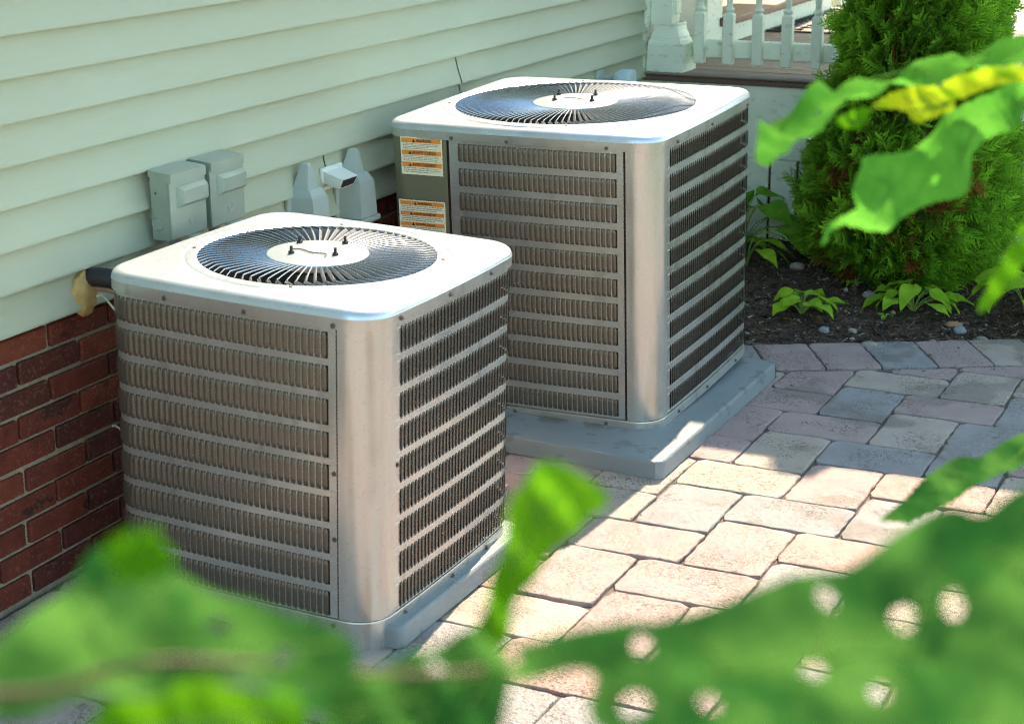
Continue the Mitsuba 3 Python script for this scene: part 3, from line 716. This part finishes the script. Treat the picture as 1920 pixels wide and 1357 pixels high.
part(t, 'post', ply(cbox([-.05, 7.42, zD], [.06, 7.53, 2.75], .004), 'm_white'))
# pedestal column at the house corner
def sq_col(x, y, prof, m='m_white'):
    out = []
    P = np.array([[(x + sx_ * hw, y + sy_ * hd, z) for sx_, sy_ in ((-1, -1), (1, -1), (1, 1), (-1, 1))] for hw, hd, z in prof])
    return grid(np.transpose(P, (1, 0, 2)), closed_u=True)
t = thing('porch_column', 'white square column on a stepped pedestal at the house corner', 'column')
part(t, 'pedestal', ply(sq_col(.110, 4.094, [(.088, .094, zD), (.084, .090, .951), (.080, .086, .957), (.001, .001, .957)]), 'm_white'))
part(t, 'moulding', ply(sq_col(.104, 4.090, [(.077, .082, .957), (.075, .080, .968), (.068, .073, .976), (.068, .073, .984), (.058, .066, 1.010), (.054, .062, 1.032), (.056, .064, 1.036), (.056, .064, 1.043), (.05, .058, 1.046)]), 'm_white'))
part(t, 'shaft', ply(sq_col(.083, 4.075, [(.050, .055, 1.040), (.048, .053, 2.76)]), 'm_white'))
part(t, 'shaft_panel', ply(cbox([.128, 4.045, 1.085], [.146, 4.115, 2.2], .004), 'm_white'))
part(t, 'corner_trim', ply(hull([(-.012, 3.985, .815), (.016, 3.985, .815), (-.012, 3.985, .95), (.008, 3.985, .95), (-.012, 4.03, .815), (.016, 4.03, .815), (-.012, 4.03, .95), (.012, 4.03, .95)]), 'm_white'))
part(t, 'corner_trim', ply(hull([(-.010, 3.985, .951), (.006, 3.985, .951), (.014, 3.985, 1.07), (.030, 3.985, 1.07), (-.010, 4.04, .951), (.010, 4.04, .951), (.014, 4.04, 1.07), (.034, 4.04, 1.07)]), 'm_white'))
part(t, 'corner_trim', ply(cbox([.010, 3.985, 1.071], [.030, 4.04, 2.6], .002), 'm_white'))
t = thing('porch_column', 'grey-white post of the porch at the right edge of the view', 'column')
part(t, 'shaft', ply(sq_col(1.765, 4.08, [(.060, .060, zD), (.058, .058, 2.76)]), 'm_box'))
# railing
t = thing('railing', 'white turned-baluster railing along the porch front', 'railing')
part(t, 'bottom_rail', ply(cbox([.198, 4.128, .886], [1.70, 4.165, .969], .006), 'm_white'))
part(t, 'top_rail', ply(cbox([.10, 4.07, 1.62], [1.72, 4.16, 1.70], .008), 'm_white'))
for k in range(11):
    x = .243 + k * .1365
    b = cbox([x - .0235, 4.08, .864], [x + .0235, 4.127, 1.092], .004)
    b2 = cbox([x - .0235, 4.08, 1.48], [x + .0235, 4.127, 1.618], .004)
    tl = lathe([(.0225, 1.091), (.0175, 1.098), (.021, 1.103), (.0235, 1.109), (.021, 1.116), (.0135, 1.121), (.0135, 1.130), (.015, 1.15), (.0195, 1.26), (.0205, 1.32), (.015, 1.44), (.021, 1.46), (.0225, 1.481)], 16, (x, 4.1035, 0))
    part(t, 'baluster', ply(cat([b, b2, tl]), 'm_white', 35))
t = thing('porch_step', 'wooden step with white riser against the house door', 'step')
part(t, 'riser', ply(cbox([-.44, 5.20, zD + .003], [.028, 7.30, .928], .003), 'm_white'))
part(t, 'tread', ply(cbox([-.44, 5.17, .929], [.060, 7.33, .966], .007), 'm_tread'))
t = thing('door_mat', 'black rubber door mat with raised scrolls', 'mat')
part(t, 'base', ply(cbox([.035, 5.86, zD + .002], [.62, 6.95, zD + .012], .004), 'm_rubber'))
ms = []
for iy in range(9):
    for ix in range(5):
        cx, cy = .095 + ix * .115, 5.94 + iy * .115; a = np.linspace(.4, 5.2, 14); q = .012 + .006 * a
        ms.append(tube(np.stack([cx + q * np.cos(a + iy), cy + q * np.sin(a + iy), np.full(14, zD + .014)], 1), .005, 5))
part(t, 'scroll', ply(cat(ms), 'm_rubber', 60), kind='stuff')
# bright driveway beyond
solo('driveway', ply(cbox([-12, 7.7, -.08], [14, 40, -.02], .01), 'm_drive'), 'sunlit pale driveway beyond the porch', 'driveway', kind='structure')

# ------------------------------------------------------------------ conifer
t = thing('conifer', 'dense green arborvitae bush beside the porch', 'conifer')
CX, CY, HT = 1.345, 3.66, 2.5
def rad(z, a):
    f = z / HT
    base = .468 * np.clip((f + .05) / .16, .45, 1) ** .7 * np.clip((1 - f) / .86, 0, 1) ** .8
    q = np.stack([np.cos(a) * 1.3, np.sin(a) * 1.3, z * 2.7], -1)
    q2 = np.stack([np.cos(a) * 3.4, np.sin(a) * 3.4, z * 7.5], -1)
    return base * (.76 + .28 * meshkit.noise(q + 9) + .36 * (meshkit.noise(q2 + 4) - .4))
def spray(seed, L=.13):
    """a flat scaly frond: a bent stalk with alternating branchlets, each again branched"""
    rr = np.random.default_rng(seed); V, F = [], []
    def ribbon(p, q, w0, w1, nrm):
        d = q - p; s = np.cross(d, nrm); s /= np.linalg.norm(s) + 1e-9; i = len(V)
        V.extend([p - s * w0, p + s * w0, q + s * w1, q - s * w1]); F.append([i, i + 1, i + 2, i + 3])
    N = np.array([0, 0, 1.0]); n = 9; cur = rr.normal(0, .12)
    def at(tt): return np.array([L * tt, L * cur * tt ** 2, -L * .22 * tt ** 2])
    for k in range(n):
        a, b = at(k / n), at((k + 1) / n); ribbon(a, b, .0016, .0014, N)
        side = 1 if k % 2 else -1
        for sd in ((side,) if k < 2 else (side, -side)):
            ang = sd * rr.uniform(.55, .85); l = L * (.52 * (1 - k / n) + .13) * rr.uniform(.7, 1.15); tw = rr.normal(0, .25)
            d = np.array([math.cos(ang), math.sin(ang), tw - .1])
            mid = b + d * l * .55; end = b + d * l + np.array([l * .12, 0, -.1 * l]); ribbon(b, mid, .0020, .0021, N); ribbon(mid, end, .0021, .0009, N)
            for u in (.3, .55, .8):
                s2 = 1 if rr.random() < .5 else -1
                for s3 in (s2, -s2):
                    a3 = ang + s3 * rr.uniform(.45, .8); l3 = l * rr.uniform(.22, .42) * (1.15 - u); p0 = b + d * l * u
                    ribbon(p0, p0 + np.array([math.cos(a3), math.sin(a3), rr.normal(0, .3)]) * l3, .0019, .0009, N)
    return np.array(V), np.array(F)
SPR = [spray(k) for k in range(10)]
def foliage(n, seed, depth, bright, rustp=0.0, zlo=.03, size=(.8, 1.35)):
    rr = np.random.default_rng(seed); vs, fs, cs, o = [], [], [], 0
    cg = math.atan2(CAM[1] - CY, CAM[0] - CX)
    while n > 0:
        z = zlo + (HT - zlo) * rr.random() ** 1.25; a = rr.uniform(0, 2 * np.pi)
        if z > 1.5 and rr.random() < .5: continue
        n -= 1
        dp = rr.uniform(*depth); R0 = float(rad(np.array(z), np.array(a))) * dp
        V, F = SPR[rr.integers(10)]
        s = rr.uniform(*size)
        out = np.array([math.cos(a), math.sin(a), 0]); upw = np.array([0, 0, 1.0])
        e = rr.uniform(.05, 1.05) if z > .35 else rr.uniform(-.55, .6)
        d = out * math.cos(e) + upw * math.sin(e); d += rr.normal(0, .28, 3); d /= np.linalg.norm(d)
        tan = np.cross(upw, d); tan /= np.linalg.norm(tan)
        roll = rr.normal(math.pi / 2, .6); nn = np.cross(d, tan)
        y = tan * math.cos(roll) + nn * math.sin(roll); zz = np.cross(d, y)
        Rm = np.stack([d, y, zz], 1)
        base = np.array([CX, CY, 0.06]) + out * R0 + upw * z - d * .075 * s
        vs.append((V * s) @ Rm.T + base); fs.append(F + o); o += len(V)
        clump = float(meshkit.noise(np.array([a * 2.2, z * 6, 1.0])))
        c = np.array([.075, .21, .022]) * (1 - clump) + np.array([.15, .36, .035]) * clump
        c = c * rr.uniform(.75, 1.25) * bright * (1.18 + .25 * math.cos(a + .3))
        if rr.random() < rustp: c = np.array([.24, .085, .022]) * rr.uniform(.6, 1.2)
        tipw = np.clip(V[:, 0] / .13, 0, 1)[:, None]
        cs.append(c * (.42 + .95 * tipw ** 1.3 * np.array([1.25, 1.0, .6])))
    return ply(tri(np.vstack(vs), np.vstack(fs)), 'm_foliage', color=np.clip(np.vstack(cs), 0, .8))
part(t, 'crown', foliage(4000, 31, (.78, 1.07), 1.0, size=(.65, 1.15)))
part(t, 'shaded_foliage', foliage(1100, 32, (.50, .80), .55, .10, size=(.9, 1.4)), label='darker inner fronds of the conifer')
# dead rusty fronds low on the left and in a few pockets
def dead(n, seed):
    rr = np.random.default_rng(seed); vs, fs, cs, o = [], [], [], 0
    spots = [(-2.45, .20, .95), (-2.3, .10, 1.0), (-2.2, .45, .86), (-2.1, .62, .86), (-2.15, .50, .90), (-.9, .50, .98), (-1.1, .42, .95), (-1.35, .16, .98), (-2.0, .34, .9), (-2.6, .12, .95)]
    for k in range(n):
        a, z, q = spots[rr.integers(len(spots))]; a += rr.normal(0, .10); z = max(.03, z + rr.normal(0, .06))
        out = np.array([math.cos(a), math.sin(a), 0]); R0 = float(rad(np.array(z), np.array(a))) * q
        V, F = SPR[rr.integers(10)]; d = out * .7 + np.array([0, 0, rr.uniform(-.9, .3)]) + rr.normal(0, .3, 3); d /= np.linalg.norm(d)
        y = np.cross(d, rr.normal(0, 1, 3)); y /= np.linalg.norm(y); Rm = np.stack([d, y, np.cross(d, y)], 1)
        vs.append((V * rr.uniform(.5, .9)) @ Rm.T + np.array([CX, CY, .05]) + out * R0 + [0, 0, z] - d * .04); fs.append(F + o); o += len(V)
        cs.append(np.tile(np.array([.27, .10, .03]) * rr.uniform(.5, 1.25), (len(V), 1)))
    return ply(tri(np.vstack(vs), np.vstack(fs)), 'm_foliage', color=np.vstack(cs))
part(t, 'dead_frond', dead(120, 5), label='rusty brown dead fronds')
tr = [tube(spline([(CX, CY, -.03), (CX + .02, CY, .4), (CX - .01, CY + .02, 1.2), (CX, CY, 2.1)], 14), np.linspace(.06, .012, 14), 9)]
rr_ = np.random.default_rng(8)
for k in range(46):
    z = rr_.uniform(.05, 1.8); a = rr_.uniform(0, 6.28); R0 = float(rad(np.array(z + .2), np.array(a))) * .85
    tr.append(tube(spline([(CX, CY, z), (CX + math.cos(a) * R0 * .5, CY + math.sin(a) * R0 * .5, z + .07), (CX + math.cos(a) * R0, CY + math.sin(a) * R0, z + .24)], 6), np.linspace(.012, .003, 6), 5))
part(t, 'trunk', ply(cat(tr), 'm_bark', 60))

# ------------------------------------------------------------------ bedding plants
def leaf_blade(L, Wd, heart=.0, nu=9, nv=5, fold=.25, droop=.35, wave=.06, seed=0, lobes=0):
    rr = np.random.default_rng(seed); u = np.linspace(0, 1, nu); v = np.linspace(-1, 1, nv)
    U, V = np.meshgrid(u, v, indexing='ij')
    w = np.sin(np.pi * np.clip(U, 0, 1) ** .62) ** .85 * (1 - .25 * U)
    if lobes: w = w * (1 + .22 * np.sin(U * np.pi * 2 * lobes + 1))
    X_ = U * L - heart * L * .30 * np.abs(V) ** 1.5 * np.clip(1 - U * 2.2, 0, 1); Y_ = V * w * Wd / 2
    Z_ = np.abs(V) * w * Wd / 2 * fold - droop * L * U ** 2 + wave * Wd * np.sin(U * 9 + V * 2 + rr.uniform(0, 6)) * np.abs(V)
    return grid(np.stack([X_, Y_, Z_], -1))
def plant(name, label, catg, x, y, specs, mt, Ls, Ws, heart, stem_m, h, seed, fold=.22, lobes=0, droop=(.25, .6), dirs=None):
    t = thing(name, label, catg); rr = np.random.default_rng(seed); z0 = float(soil_z(np.array(x), np.array(y)))
    st = []
    for k in range(specs):
        a = k * 2.4 + rr.normal(0, .3) if dirs is None else dirs[k % len(dirs)] + rr.normal(0, .25)
        rad_ = rr.uniform(.25, 1.0); reach = Ls[1] * rad_ * 1.25
        p = np.array([x + math.cos(a) * reach, y + math.sin(a) * reach, z0 + h * (1.05 - .55 * rad_) * rr.uniform(.75, 1.15)])
        st.append(tube(spline([(x, y, z0 - .01), ((x * .6 + p[0] * .4), (y * .6 + p[1] * .4), z0 + (p[2] - z0) * .8), p], 8), np.linspace(.0035, .0018, 8), 5))
        L = rr.uniform(*Ls); m = leaf_blade(L, rr.uniform(*Ws), heart, fold=fold, droop=rr.uniform(*droop), seed=seed * 100 + k, lobes=lobes)
        M = mat4(euler(a + rr.normal(0, .35), rr.normal(0, .25), rr.uniform(-.15, .35)), p)
        part(t, 'leaf', ply(m, mt, smooth=True, M=M))
    part(t, 'stem', ply(cat(st), stem_m, 60))
    return t
plant('vine_plant', 'low lime-green vine on the soil nearest the larger unit pad, left of the other', 'plant', 1.055, 3.035, 15, 'm_vine', (.060, .105), (.055, .085), 1, 'm_stem_green', .10, 11)
plant('vine_plant', 'lime-green heart-leaved vine in front of the conifer', 'plant', 1.455, 3.255, 16, 'm_vine', (.065, .110), (.060, .090), 1, 'm_stem_green', .13, 12)
plant('leafy_plant', 'broad-leaved green plant against the white porch skirting', 'plant', .57, 3.80, 18, 'm_hosta', (.13, .19), (.10, .14), .5, 'm_stem_green', .25, 13, droop=(.35, .8))
plant('vine_plant', 'small lime sprig partly hidden behind the larger unit', 'plant', .655, 3.58, 9, 'm_vine', (.08, .13), (.05, .08), .7, 'm_stem_green', .16, 14)
plant('vine_plant', 'bright round-leaved plant at the right edge of the soil bed', 'plant', 1.885, 3.36, 13, 'm_vine', (.11, .16), (.11, .15), 1, 'm_stem_green', .20, 15)
plant('seedling', 'tiny dark seedling in the shade under the conifer', 'plant', 1.17, 3.47, 6, 'm_hosta', (.03, .05), (.03, .04), .6, 'm_stem_green', .04, 16)
plant('seedling', 'tiny pale seedling beside the right lime vine', 'plant', 1.37, 3.12, 5, 'm_vine', (.018, .03), (.015, .025), .6, 'm_stem_green', .03, 17)
solo('plant_tag', ply(hull([(.530, 3.93, .08), (.553, 3.93, .08), (.515, 3.94, .20), (.545, 3.94, .20), (.530, 3.932, .08), (.515, 3.943, .20), (.545, 3.943, .20)]), 'm_cover'), 'grey plastic plant tag stuck in the soil by the broad-leaved plant', 'plant tag')
# ------------------------------------------------------------------ leafy branches close to the viewer
def chaikin(P, n=2):
    for _ in range(n):
        Q = np.roll(P, -1, 0); P = np.stack([.75 * P + .25 * Q, .25 * P + .75 * Q], 1).reshape(-1, 2)
    return P
def big_leaf(o, ax, ay, pts, holes, seed, amp=.006, fold=0.0):
    o, ax, ay = map(np.array, (o, ax, ay)); nz = np.cross(ax, ay)
    P = chaikin(np.array(pts), 2)
    if seed >= 6:
        pl_ = Polygon(P); n_ = int(pl_.exterior.length / .0022); P = np.array([pl_.exterior.interpolate(k_ / n_, normalized=True).coords[0] for k_ in range(n_)])
        tn_ = np.roll(P, -1, 0) - np.roll(P, 1, 0); tn_ /= np.linalg.norm(tn_, axis=1, keepdims=True) + 1e-9; s_ = np.arange(n_) * .0022
        P = P + np.stack([tn_[:, 1], -tn_[:, 0]], 1) * (.0026 * np.abs(np.mod(s_ / .013 + .8 * np.sin(s_ * 31), 1) * 2 - 1))[:, None] * (1 if pl_.exterior.is_ccw else -1)
    pl = Polygon(P).buffer(0)
    for x, y, a, b in holes: pl = pl.difference(affinity.scale(Point(x, y).buffer(1, quad_segs=6), a * .64, b * .60))
    if pl.geom_type != 'Polygon': pl = max(pl.geoms, key=lambda g: g.area)
    st = max(.0035, math.sqrt(pl.area) / 26)
    x0, y0, x1, y1 = pl.bounds; X, Y = np.meshgrid(np.arange(x0, x1, st), np.arange(y0, y1, st)); G = np.column_stack([X.ravel(), Y.ravel()])
    inn = pl.buffer(-st * .55); G = G[shapely.contains_xy(inn, G[:, 0], G[:, 1])]
    B = []
    for ring in [pl.exterior, *pl.interiors]:
        n = max(10, int(ring.length / (st * .8))); B += [ring.interpolate(k / n, normalized=True).coords[0] for k in range(n)]
    Q = np.vstack([G, np.array(B)]); D = Delaunay(Q); c = Q[D.simplices].mean(1)
    f = D.simplices[shapely.contains_xy(pl.buffer(1e-5), c[:, 0], c[:, 1])]
    q3 = np.column_stack([Q * 26, np.full(len(Q), seed * 3.7)]); sz = max(x1 - x0, y1 - y0)
    z = amp * (meshkit.fbm(q3, 3) - .5) * 2 + amp * .5 * np.sin((Q[:, 0] * .8 + Q[:, 1] * .6) / sz * 22)
    ed_ = shapely.distance(pl.exterior, shapely.points(Q)); z += sz * .045 * np.exp(-ed_ / (sz * .05)) * (meshkit.noise(q3 * .55 + 5) - .35) * 2
    w = o + Q[:, :1] * ax + Q[:, 1:] * ay + z[:, None] * nz
    return tri(w, f)
LEAVES = [
    ([2.6279, -2.9325, 1.5093], [0.889, 0.4471, -0.0987], [-0.3827, 0.844, 0.3759],
     [[-0.1184, -0.0152], [-0.0892, -0.0143], [-0.0559, -0.0074], [-0.0383, 0.0054], [-0.018, 0.0148], [0.0085, 0.0314], [0.0357, 0.0396], [0.0575, 0.0555], [0.0807, 0.0668], [0.0957, 0.0794], [0.112, 0.0837], [0.1263, 0.0977], [0.1415, 0.1052], [0.1569, 0.1011], [0.1587, 0.0465], [0.1384, -0.0205], [0.1076, -0.0584], [0.0481, -0.0689], [-0.0196, -0.0689], [-0.0574, -0.0665], [-0.0704, -0.0607], [-0.0836, -0.0547], [-0.0855, -0.0434], [-0.0795, -0.034], [-0.0873, -0.0281], [-0.1058, -0.031], [-0.1173, -0.0359], [-0.1242, -0.0261]],
     [[0.0262, 0.0225, 0.0081, 0.0094], [0.0643, 0.0219, 0.0097, 0.0109], [0.087, 0.0268, 0.0077, 0.011], [0.0163, -0.0156, 0.0087, 0.0075], [0.0438, -0.0268, 0.0072, 0.0086], [-0.0343, -0.0461, 0.0079, 0.0076], [-0.0613, -0.0178, 0.0071, 0.0068], [-0.0651, -0.0459, 0.0101, 0.0098], [-0.1168, -0.0218, 0.0047, 0.0067]]),
    ([2.4984, -2.9058, 1.5159], [0.9687, 0.1504, 0.1974], [-0.2479, 0.5505, 0.7972],
     [[0.0174, 0.0439], [0.031, 0.0349], [0.0417, 0.0258], [0.0334, 0.0145], [0.017, 0.0066], [0.0101, -0.006], [-0.0036, -0.0181], [-0.0104, -0.0359], [-0.0131, -0.0448], [-0.0268, -0.0503], [-0.0323, -0.0487], [-0.0255, -0.0296], [-0.0173, -0.0091], [-0.0132, 0.0093], [-0.011, 0.0254], [-0.0034, 0.0397], [0.0064, 0.047]],
     []),
    ([2.4113, -3.0958, 1.5406], [0.9234, 0.3357, 0.1862], [-0.3827, 0.844, 0.3759],
     [[-0.0812, 0.0101], [-0.0671, 0.0105], [-0.0552, 0.0203], [-0.0444, 0.0368], [-0.0358, 0.0479], [-0.0276, 0.0494], [-0.0141, 0.0419], [0.004, 0.0335], [0.0247, 0.02], [0.0418, 0.0121], [0.0637, -0.0025], [0.0826, -0.0161], [0.0946, -0.0336], [0.0851, -0.0479], [0.0502, -0.0391], [0.01, -0.0321], [-0.0233, -0.0317], [-0.057, -0.0313], [-0.0767, -0.0252]],
     [[0.03, -0.0019, 0.0071, 0.006], [0.0577, -0.0194, 0.0073, 0.008]]),
    ([2.4244, -3.1179, 1.5822], [0.6942, 0.5731, -0.4354], [-0.3629, 0.8011, 0.4759],
     [[-0.0145, 0.0013], [-0.0064, 0.0113], [0.0075, 0.0147], [0.0156, 0.008], [0.0144, -0.0018], [0.0047, -0.0101], [-0.0066, -0.0137], [-0.0139, -0.0088]],
     []),
    ([2.5009, -3.0329, 1.5045], [0.8416, 0.5089, -0.1809], [-0.3465, 0.7656, 0.542],
     [[-0.0536, -0.0144], [-0.0324, 0.0029], [-0.0191, 0.0103], [-0.0054, 0.0141], [0.0106, 0.0247], [0.0223, 0.0317], [0.0343, 0.0305], [0.0415, 0.018], [0.0392, 0.0019], [0.038, -0.0161], [0.0279, -0.0297], [-0.0386, -0.0372], [-0.0567, -0.0296]],
     [[0.0082, 0.0098, 0.007, 0.0073], [-0.042, -0.0205, 0.0067, 0.0059]]),
    ([2.4763, -3.1559, 1.5449], [0.9246, 0.2462, 0.2906], [-0.3629, 0.8011, 0.4759],
     [[-0.0464, 0.0125], [-0.0182, 0.0179], [0.0085, 0.0153], [0.0309, 0.0066], [0.0467, -0.0049], [0.0441, -0.0219], [-0.0124, -0.0187], [-0.0587, -0.0045]],
     []),
    ([2.4491, -1.7964, 1.5204], [0.5572, 0.8292, 0.0455], [0.0402, -0.0817, 0.9958],
     [[-0.1408, -0.0614], [-0.1258, -0.0531], [-0.1083, -0.0486], [-0.0909, -0.0399], [-0.0784, -0.0333], [-0.0855, -0.0208], [-0.0917, -0.009], [-0.0877, 0.0022], [-0.0754, 0.01], [-0.085, 0.0199], [-0.0603, 0.0197], [-0.0285, 0.0186], [-0.0166, 0.026], [-0.0008, 0.0449], [0.0146, 0.0491], [0.0407, 0.0543], [0.0526, 0.051], [0.0828, 0.0644], [0.1086, 0.0716], [0.1512, 0.0816], [0.1797, 0.0818], [0.177, 0.0469], [0.1534, 0.0404], [0.1164, 0.0282], [0.0957, 0.0222], [0.0809, 0.0084], [0.0755, -0.0043], [0.0721, -0.0203], [0.0634, -0.032], [0.0271, -0.0353], [0.0062, -0.0409], [-0.0165, -0.049], [-0.0336, -0.0579], [-0.0442, -0.0644], [-0.0733, -0.0561], [-0.0901, -0.0487], [-0.1042, -0.0533]],
     []),
    ([2.4174, -1.8426, 1.5965], [0.8978, 0.4284, -0.1017], [-0.4066, 0.8953, 0.1823],
     [[-0.1573, -0.2329], [-0.1472, -0.1642], [-0.1412, -0.1254], [-0.1226, -0.1093], [-0.1033, -0.0945], [-0.0875, -0.0662], [-0.0745, -0.051], [-0.0596, -0.0185], [-0.048, -0.0049], [-0.0239, 0.023], [-0.0125, 0.0494], [-0.0039, 0.0593], [0.0201, 0.0776], [0.0433, 0.1071], [0.0614, 0.1241], [0.0827, 0.1579], [0.1186, 0.1814], [0.1525, 0.2065], [0.2082, 0.2106], [0.2473, 0.2072], [0.2267, 0.1556], [0.1934, 0.1546], [0.1544, 0.1309], [0.1196, 0.1088], [0.09, 0.0812], [0.0603, 0.0506], [0.0331, 0.0282], [0.003, -0.0115], [-0.0224, -0.0454], [-0.0396, -0.0666], [-0.0619, -0.1043], [-0.0819, -0.1311], [-0.1029, -0.1548], [-0.1235, -0.1892], [-0.1471, -0.2369]],
     [[0.1046, 0.1303, 0.0067, 0.0104], [-0.0053, 0.0029, 0.0074, 0.0073], [-0.0828, -0.1041, 0.0057, 0.0065]]),
    ([2.4502, -1.8114, 1.5855], [0.8689, 0.4917, -0.0569], [-0.2149, 0.4783, 0.8515],
     [[-0.052, -0.0048], [-0.0374, 0.0059], [-0.017, 0.0163], [0.0118, 0.0236], [0.0294, 0.0148], [0.0364, 0.008], [0.0388, 0.0016], [0.0328, -0.0029], [0.024, -0.008], [0.0036, -0.016], [-0.0068, -0.02], [-0.0095, -0.0101], [-0.0183, -0.0051], [-0.0351, -0.0029]],
     []),
    ([2.5181, -1.7956, 1.6101], [0.9103, 0.414, -0.0028], [-0.2322, 0.516, 0.8245],
     [[-0.0525, -0.0049], [-0.0297, 0.0089], [0.0091, 0.0174], [0.0393, 0.0198], [0.0689, 0.0162], [0.0563, -0.0019], [0.0378, 0.0029], [0.0185, -0.0001], [-0.0035, -0.0031], [-0.0206, -0.0128], [-0.0318, -0.0175], [-0.0425, -0.0151], [-0.0485, -0.0092]],
     []),
    ([2.3891, -1.827, 1.5711], [0.8101, 0.5803, -0.0834], [-0.1576, 0.3526, 0.9224],
     [[-0.0247, -0.0058], [-0.011, 0.0034], [0.0129, 0.0131], [0.0218, 0.0108], [0.0097, 0.0005], [0.0011, -0.0113], [-0.0095, -0.0107]],
     []),
    ([2.5222, -1.8208, 1.1878], [0.8534, 0.4829, -0.1963], [-0.3771, 0.8319, 0.4071],
     [[-0.1054, -0.0797], [-0.0758, -0.0503], [-0.0566, -0.0264], [-0.0435, -0.0107], [-0.0219, 0.0136], [0.0108, 0.0357], [0.0253, 0.0339], [0.0483, 0.0542], [0.0727, 0.0786], [0.0997, 0.0987], [0.1193, 0.0873], [0.0888, 0.053], [0.0676, 0.0265], [0.0543, 0.0252], [0.0226, -0.0014], [0.003, -0.0137], [-0.013, -0.0331], [-0.038, -0.0478], [-0.0603, -0.0626], [-0.0747, -0.0772], [-0.0887, -0.0739]],
     []),
    ([2.61, -2.1839, 1.5139], [0.9531, -0.0089, 0.3026], [-0.2479, 0.5505, 0.7972],
     [[-0.0306, -0.0339], [-0.0224, -0.018], [-0.0095, 0.0007], [0.0033, 0.0194], [0.0162, 0.0381], [0.0453, 0.0456], [0.0297, 0.0205], [0.0124, 0.0006], [-0.0019, -0.0105], [-0.0166, -0.0264], [-0.0264, -0.0362]],
     []),
]
mats_ = ['m_leaf', 'm_leaf_lime', 'm_leaf', 'm_leaf_lime', 'm_leaf', 'm_leaf_lime', 'm_leaf_mid', 'm_leaf_mid', 'm_leaf_yellow', 'm_leaf_yellow', 'm_leaf_lime', 'm_leaf', 'm_leaf_lime']
b1 = thing('leafy_branch', 'blurred green leaves with small holes across the bottom foreground', 'branch')
b2 = thing('leafy_branch', 'backlit leaves reaching in from the upper right foreground', 'branch')
for k, (o, ax, ay, pts, holes) in enumerate(LEAVES):
    lk = part(b1 if k < 6 else b2, 'leaf', ply(big_leaf(o, ax, ay, pts, holes, k, amp=.008 if k < 6 else (.012 if k < 8 else .003)), mats_[k], smooth=True))
    Q = np.array(pts); c_ = Q.mean(0); w_, e_ = np.linalg.eigh(np.cov((Q - c_).T)); d_ = e_[:, 1]; nq = np.array([-d_[1], d_[0]])
    pr_ = (Q - c_) @ d_; ext = pr_.min() * .92, pr_.max() * .92
    to3 = lambda P2: np.array(o) + P2[:, :1] * np.array(ax) + P2[:, 1:] * np.array(ay) + .0022 * np.cross(ax, ay)
    vs_ = []; pg = Polygon(Q).buffer(-.004)
    def vein(P2, r0):
        m_ = shapely.contains_xy(pg, P2[:, 0], P2[:, 1])
        run = []
        for q_, ok in zip(P2, m_):
            if ok: run.append(q_)
            elif len(run) > 3: break
        if len(run) > 3: vs_.append(tube(to3(np.array(run)), np.linspace(r0, r0 * .5, len(run)), 5))
    t_ = np.linspace(*ext, 30)[:, None]; vein(c_ + t_ * d_ + nq * .06 * (ext[1] - ext[0]) * np.sin((t_ - ext[0]) / (ext[1] - ext[0]) * 3.1), .0011 if k < 6 else .0018)
    for q_ in np.linspace(ext[0] * .8, ext[1] * .7, 5):
        for s_ in (-1, 1):
            u_ = np.linspace(.002, .09, 18)[:, None]; vein(c_ + q_ * d_ + u_ * (d_ * .75 + nq * s_ * .7), .0007 if k < 6 else .0011)
    if vs_: part(lk, 'vein', ply(cat(vs_), 'm_vein', 60), kind='stuff')
part(b1, 'stem', ply(tube(spline([[2.381, -3.169, 1.541], [2.418, -3.149, 1.544], [2.445, -3.125, 1.547], [2.499, -3.066, 1.526], [2.52, -2.977, 1.499]], 40), np.linspace(.0026, .0012, 40), 8), 'm_stem', True))
part(b2, 'stem', ply(tube(spline([[2.648, -1.751, 1.632], [2.597, -1.757, 1.629], [2.536, -1.766, 1.624], [2.484, -1.776, 1.609], [2.432, -1.784, 1.59], [2.379, -1.794, 1.566]], 30), np.linspace(.0035, .0015, 30), 8), 'm_stem', True))
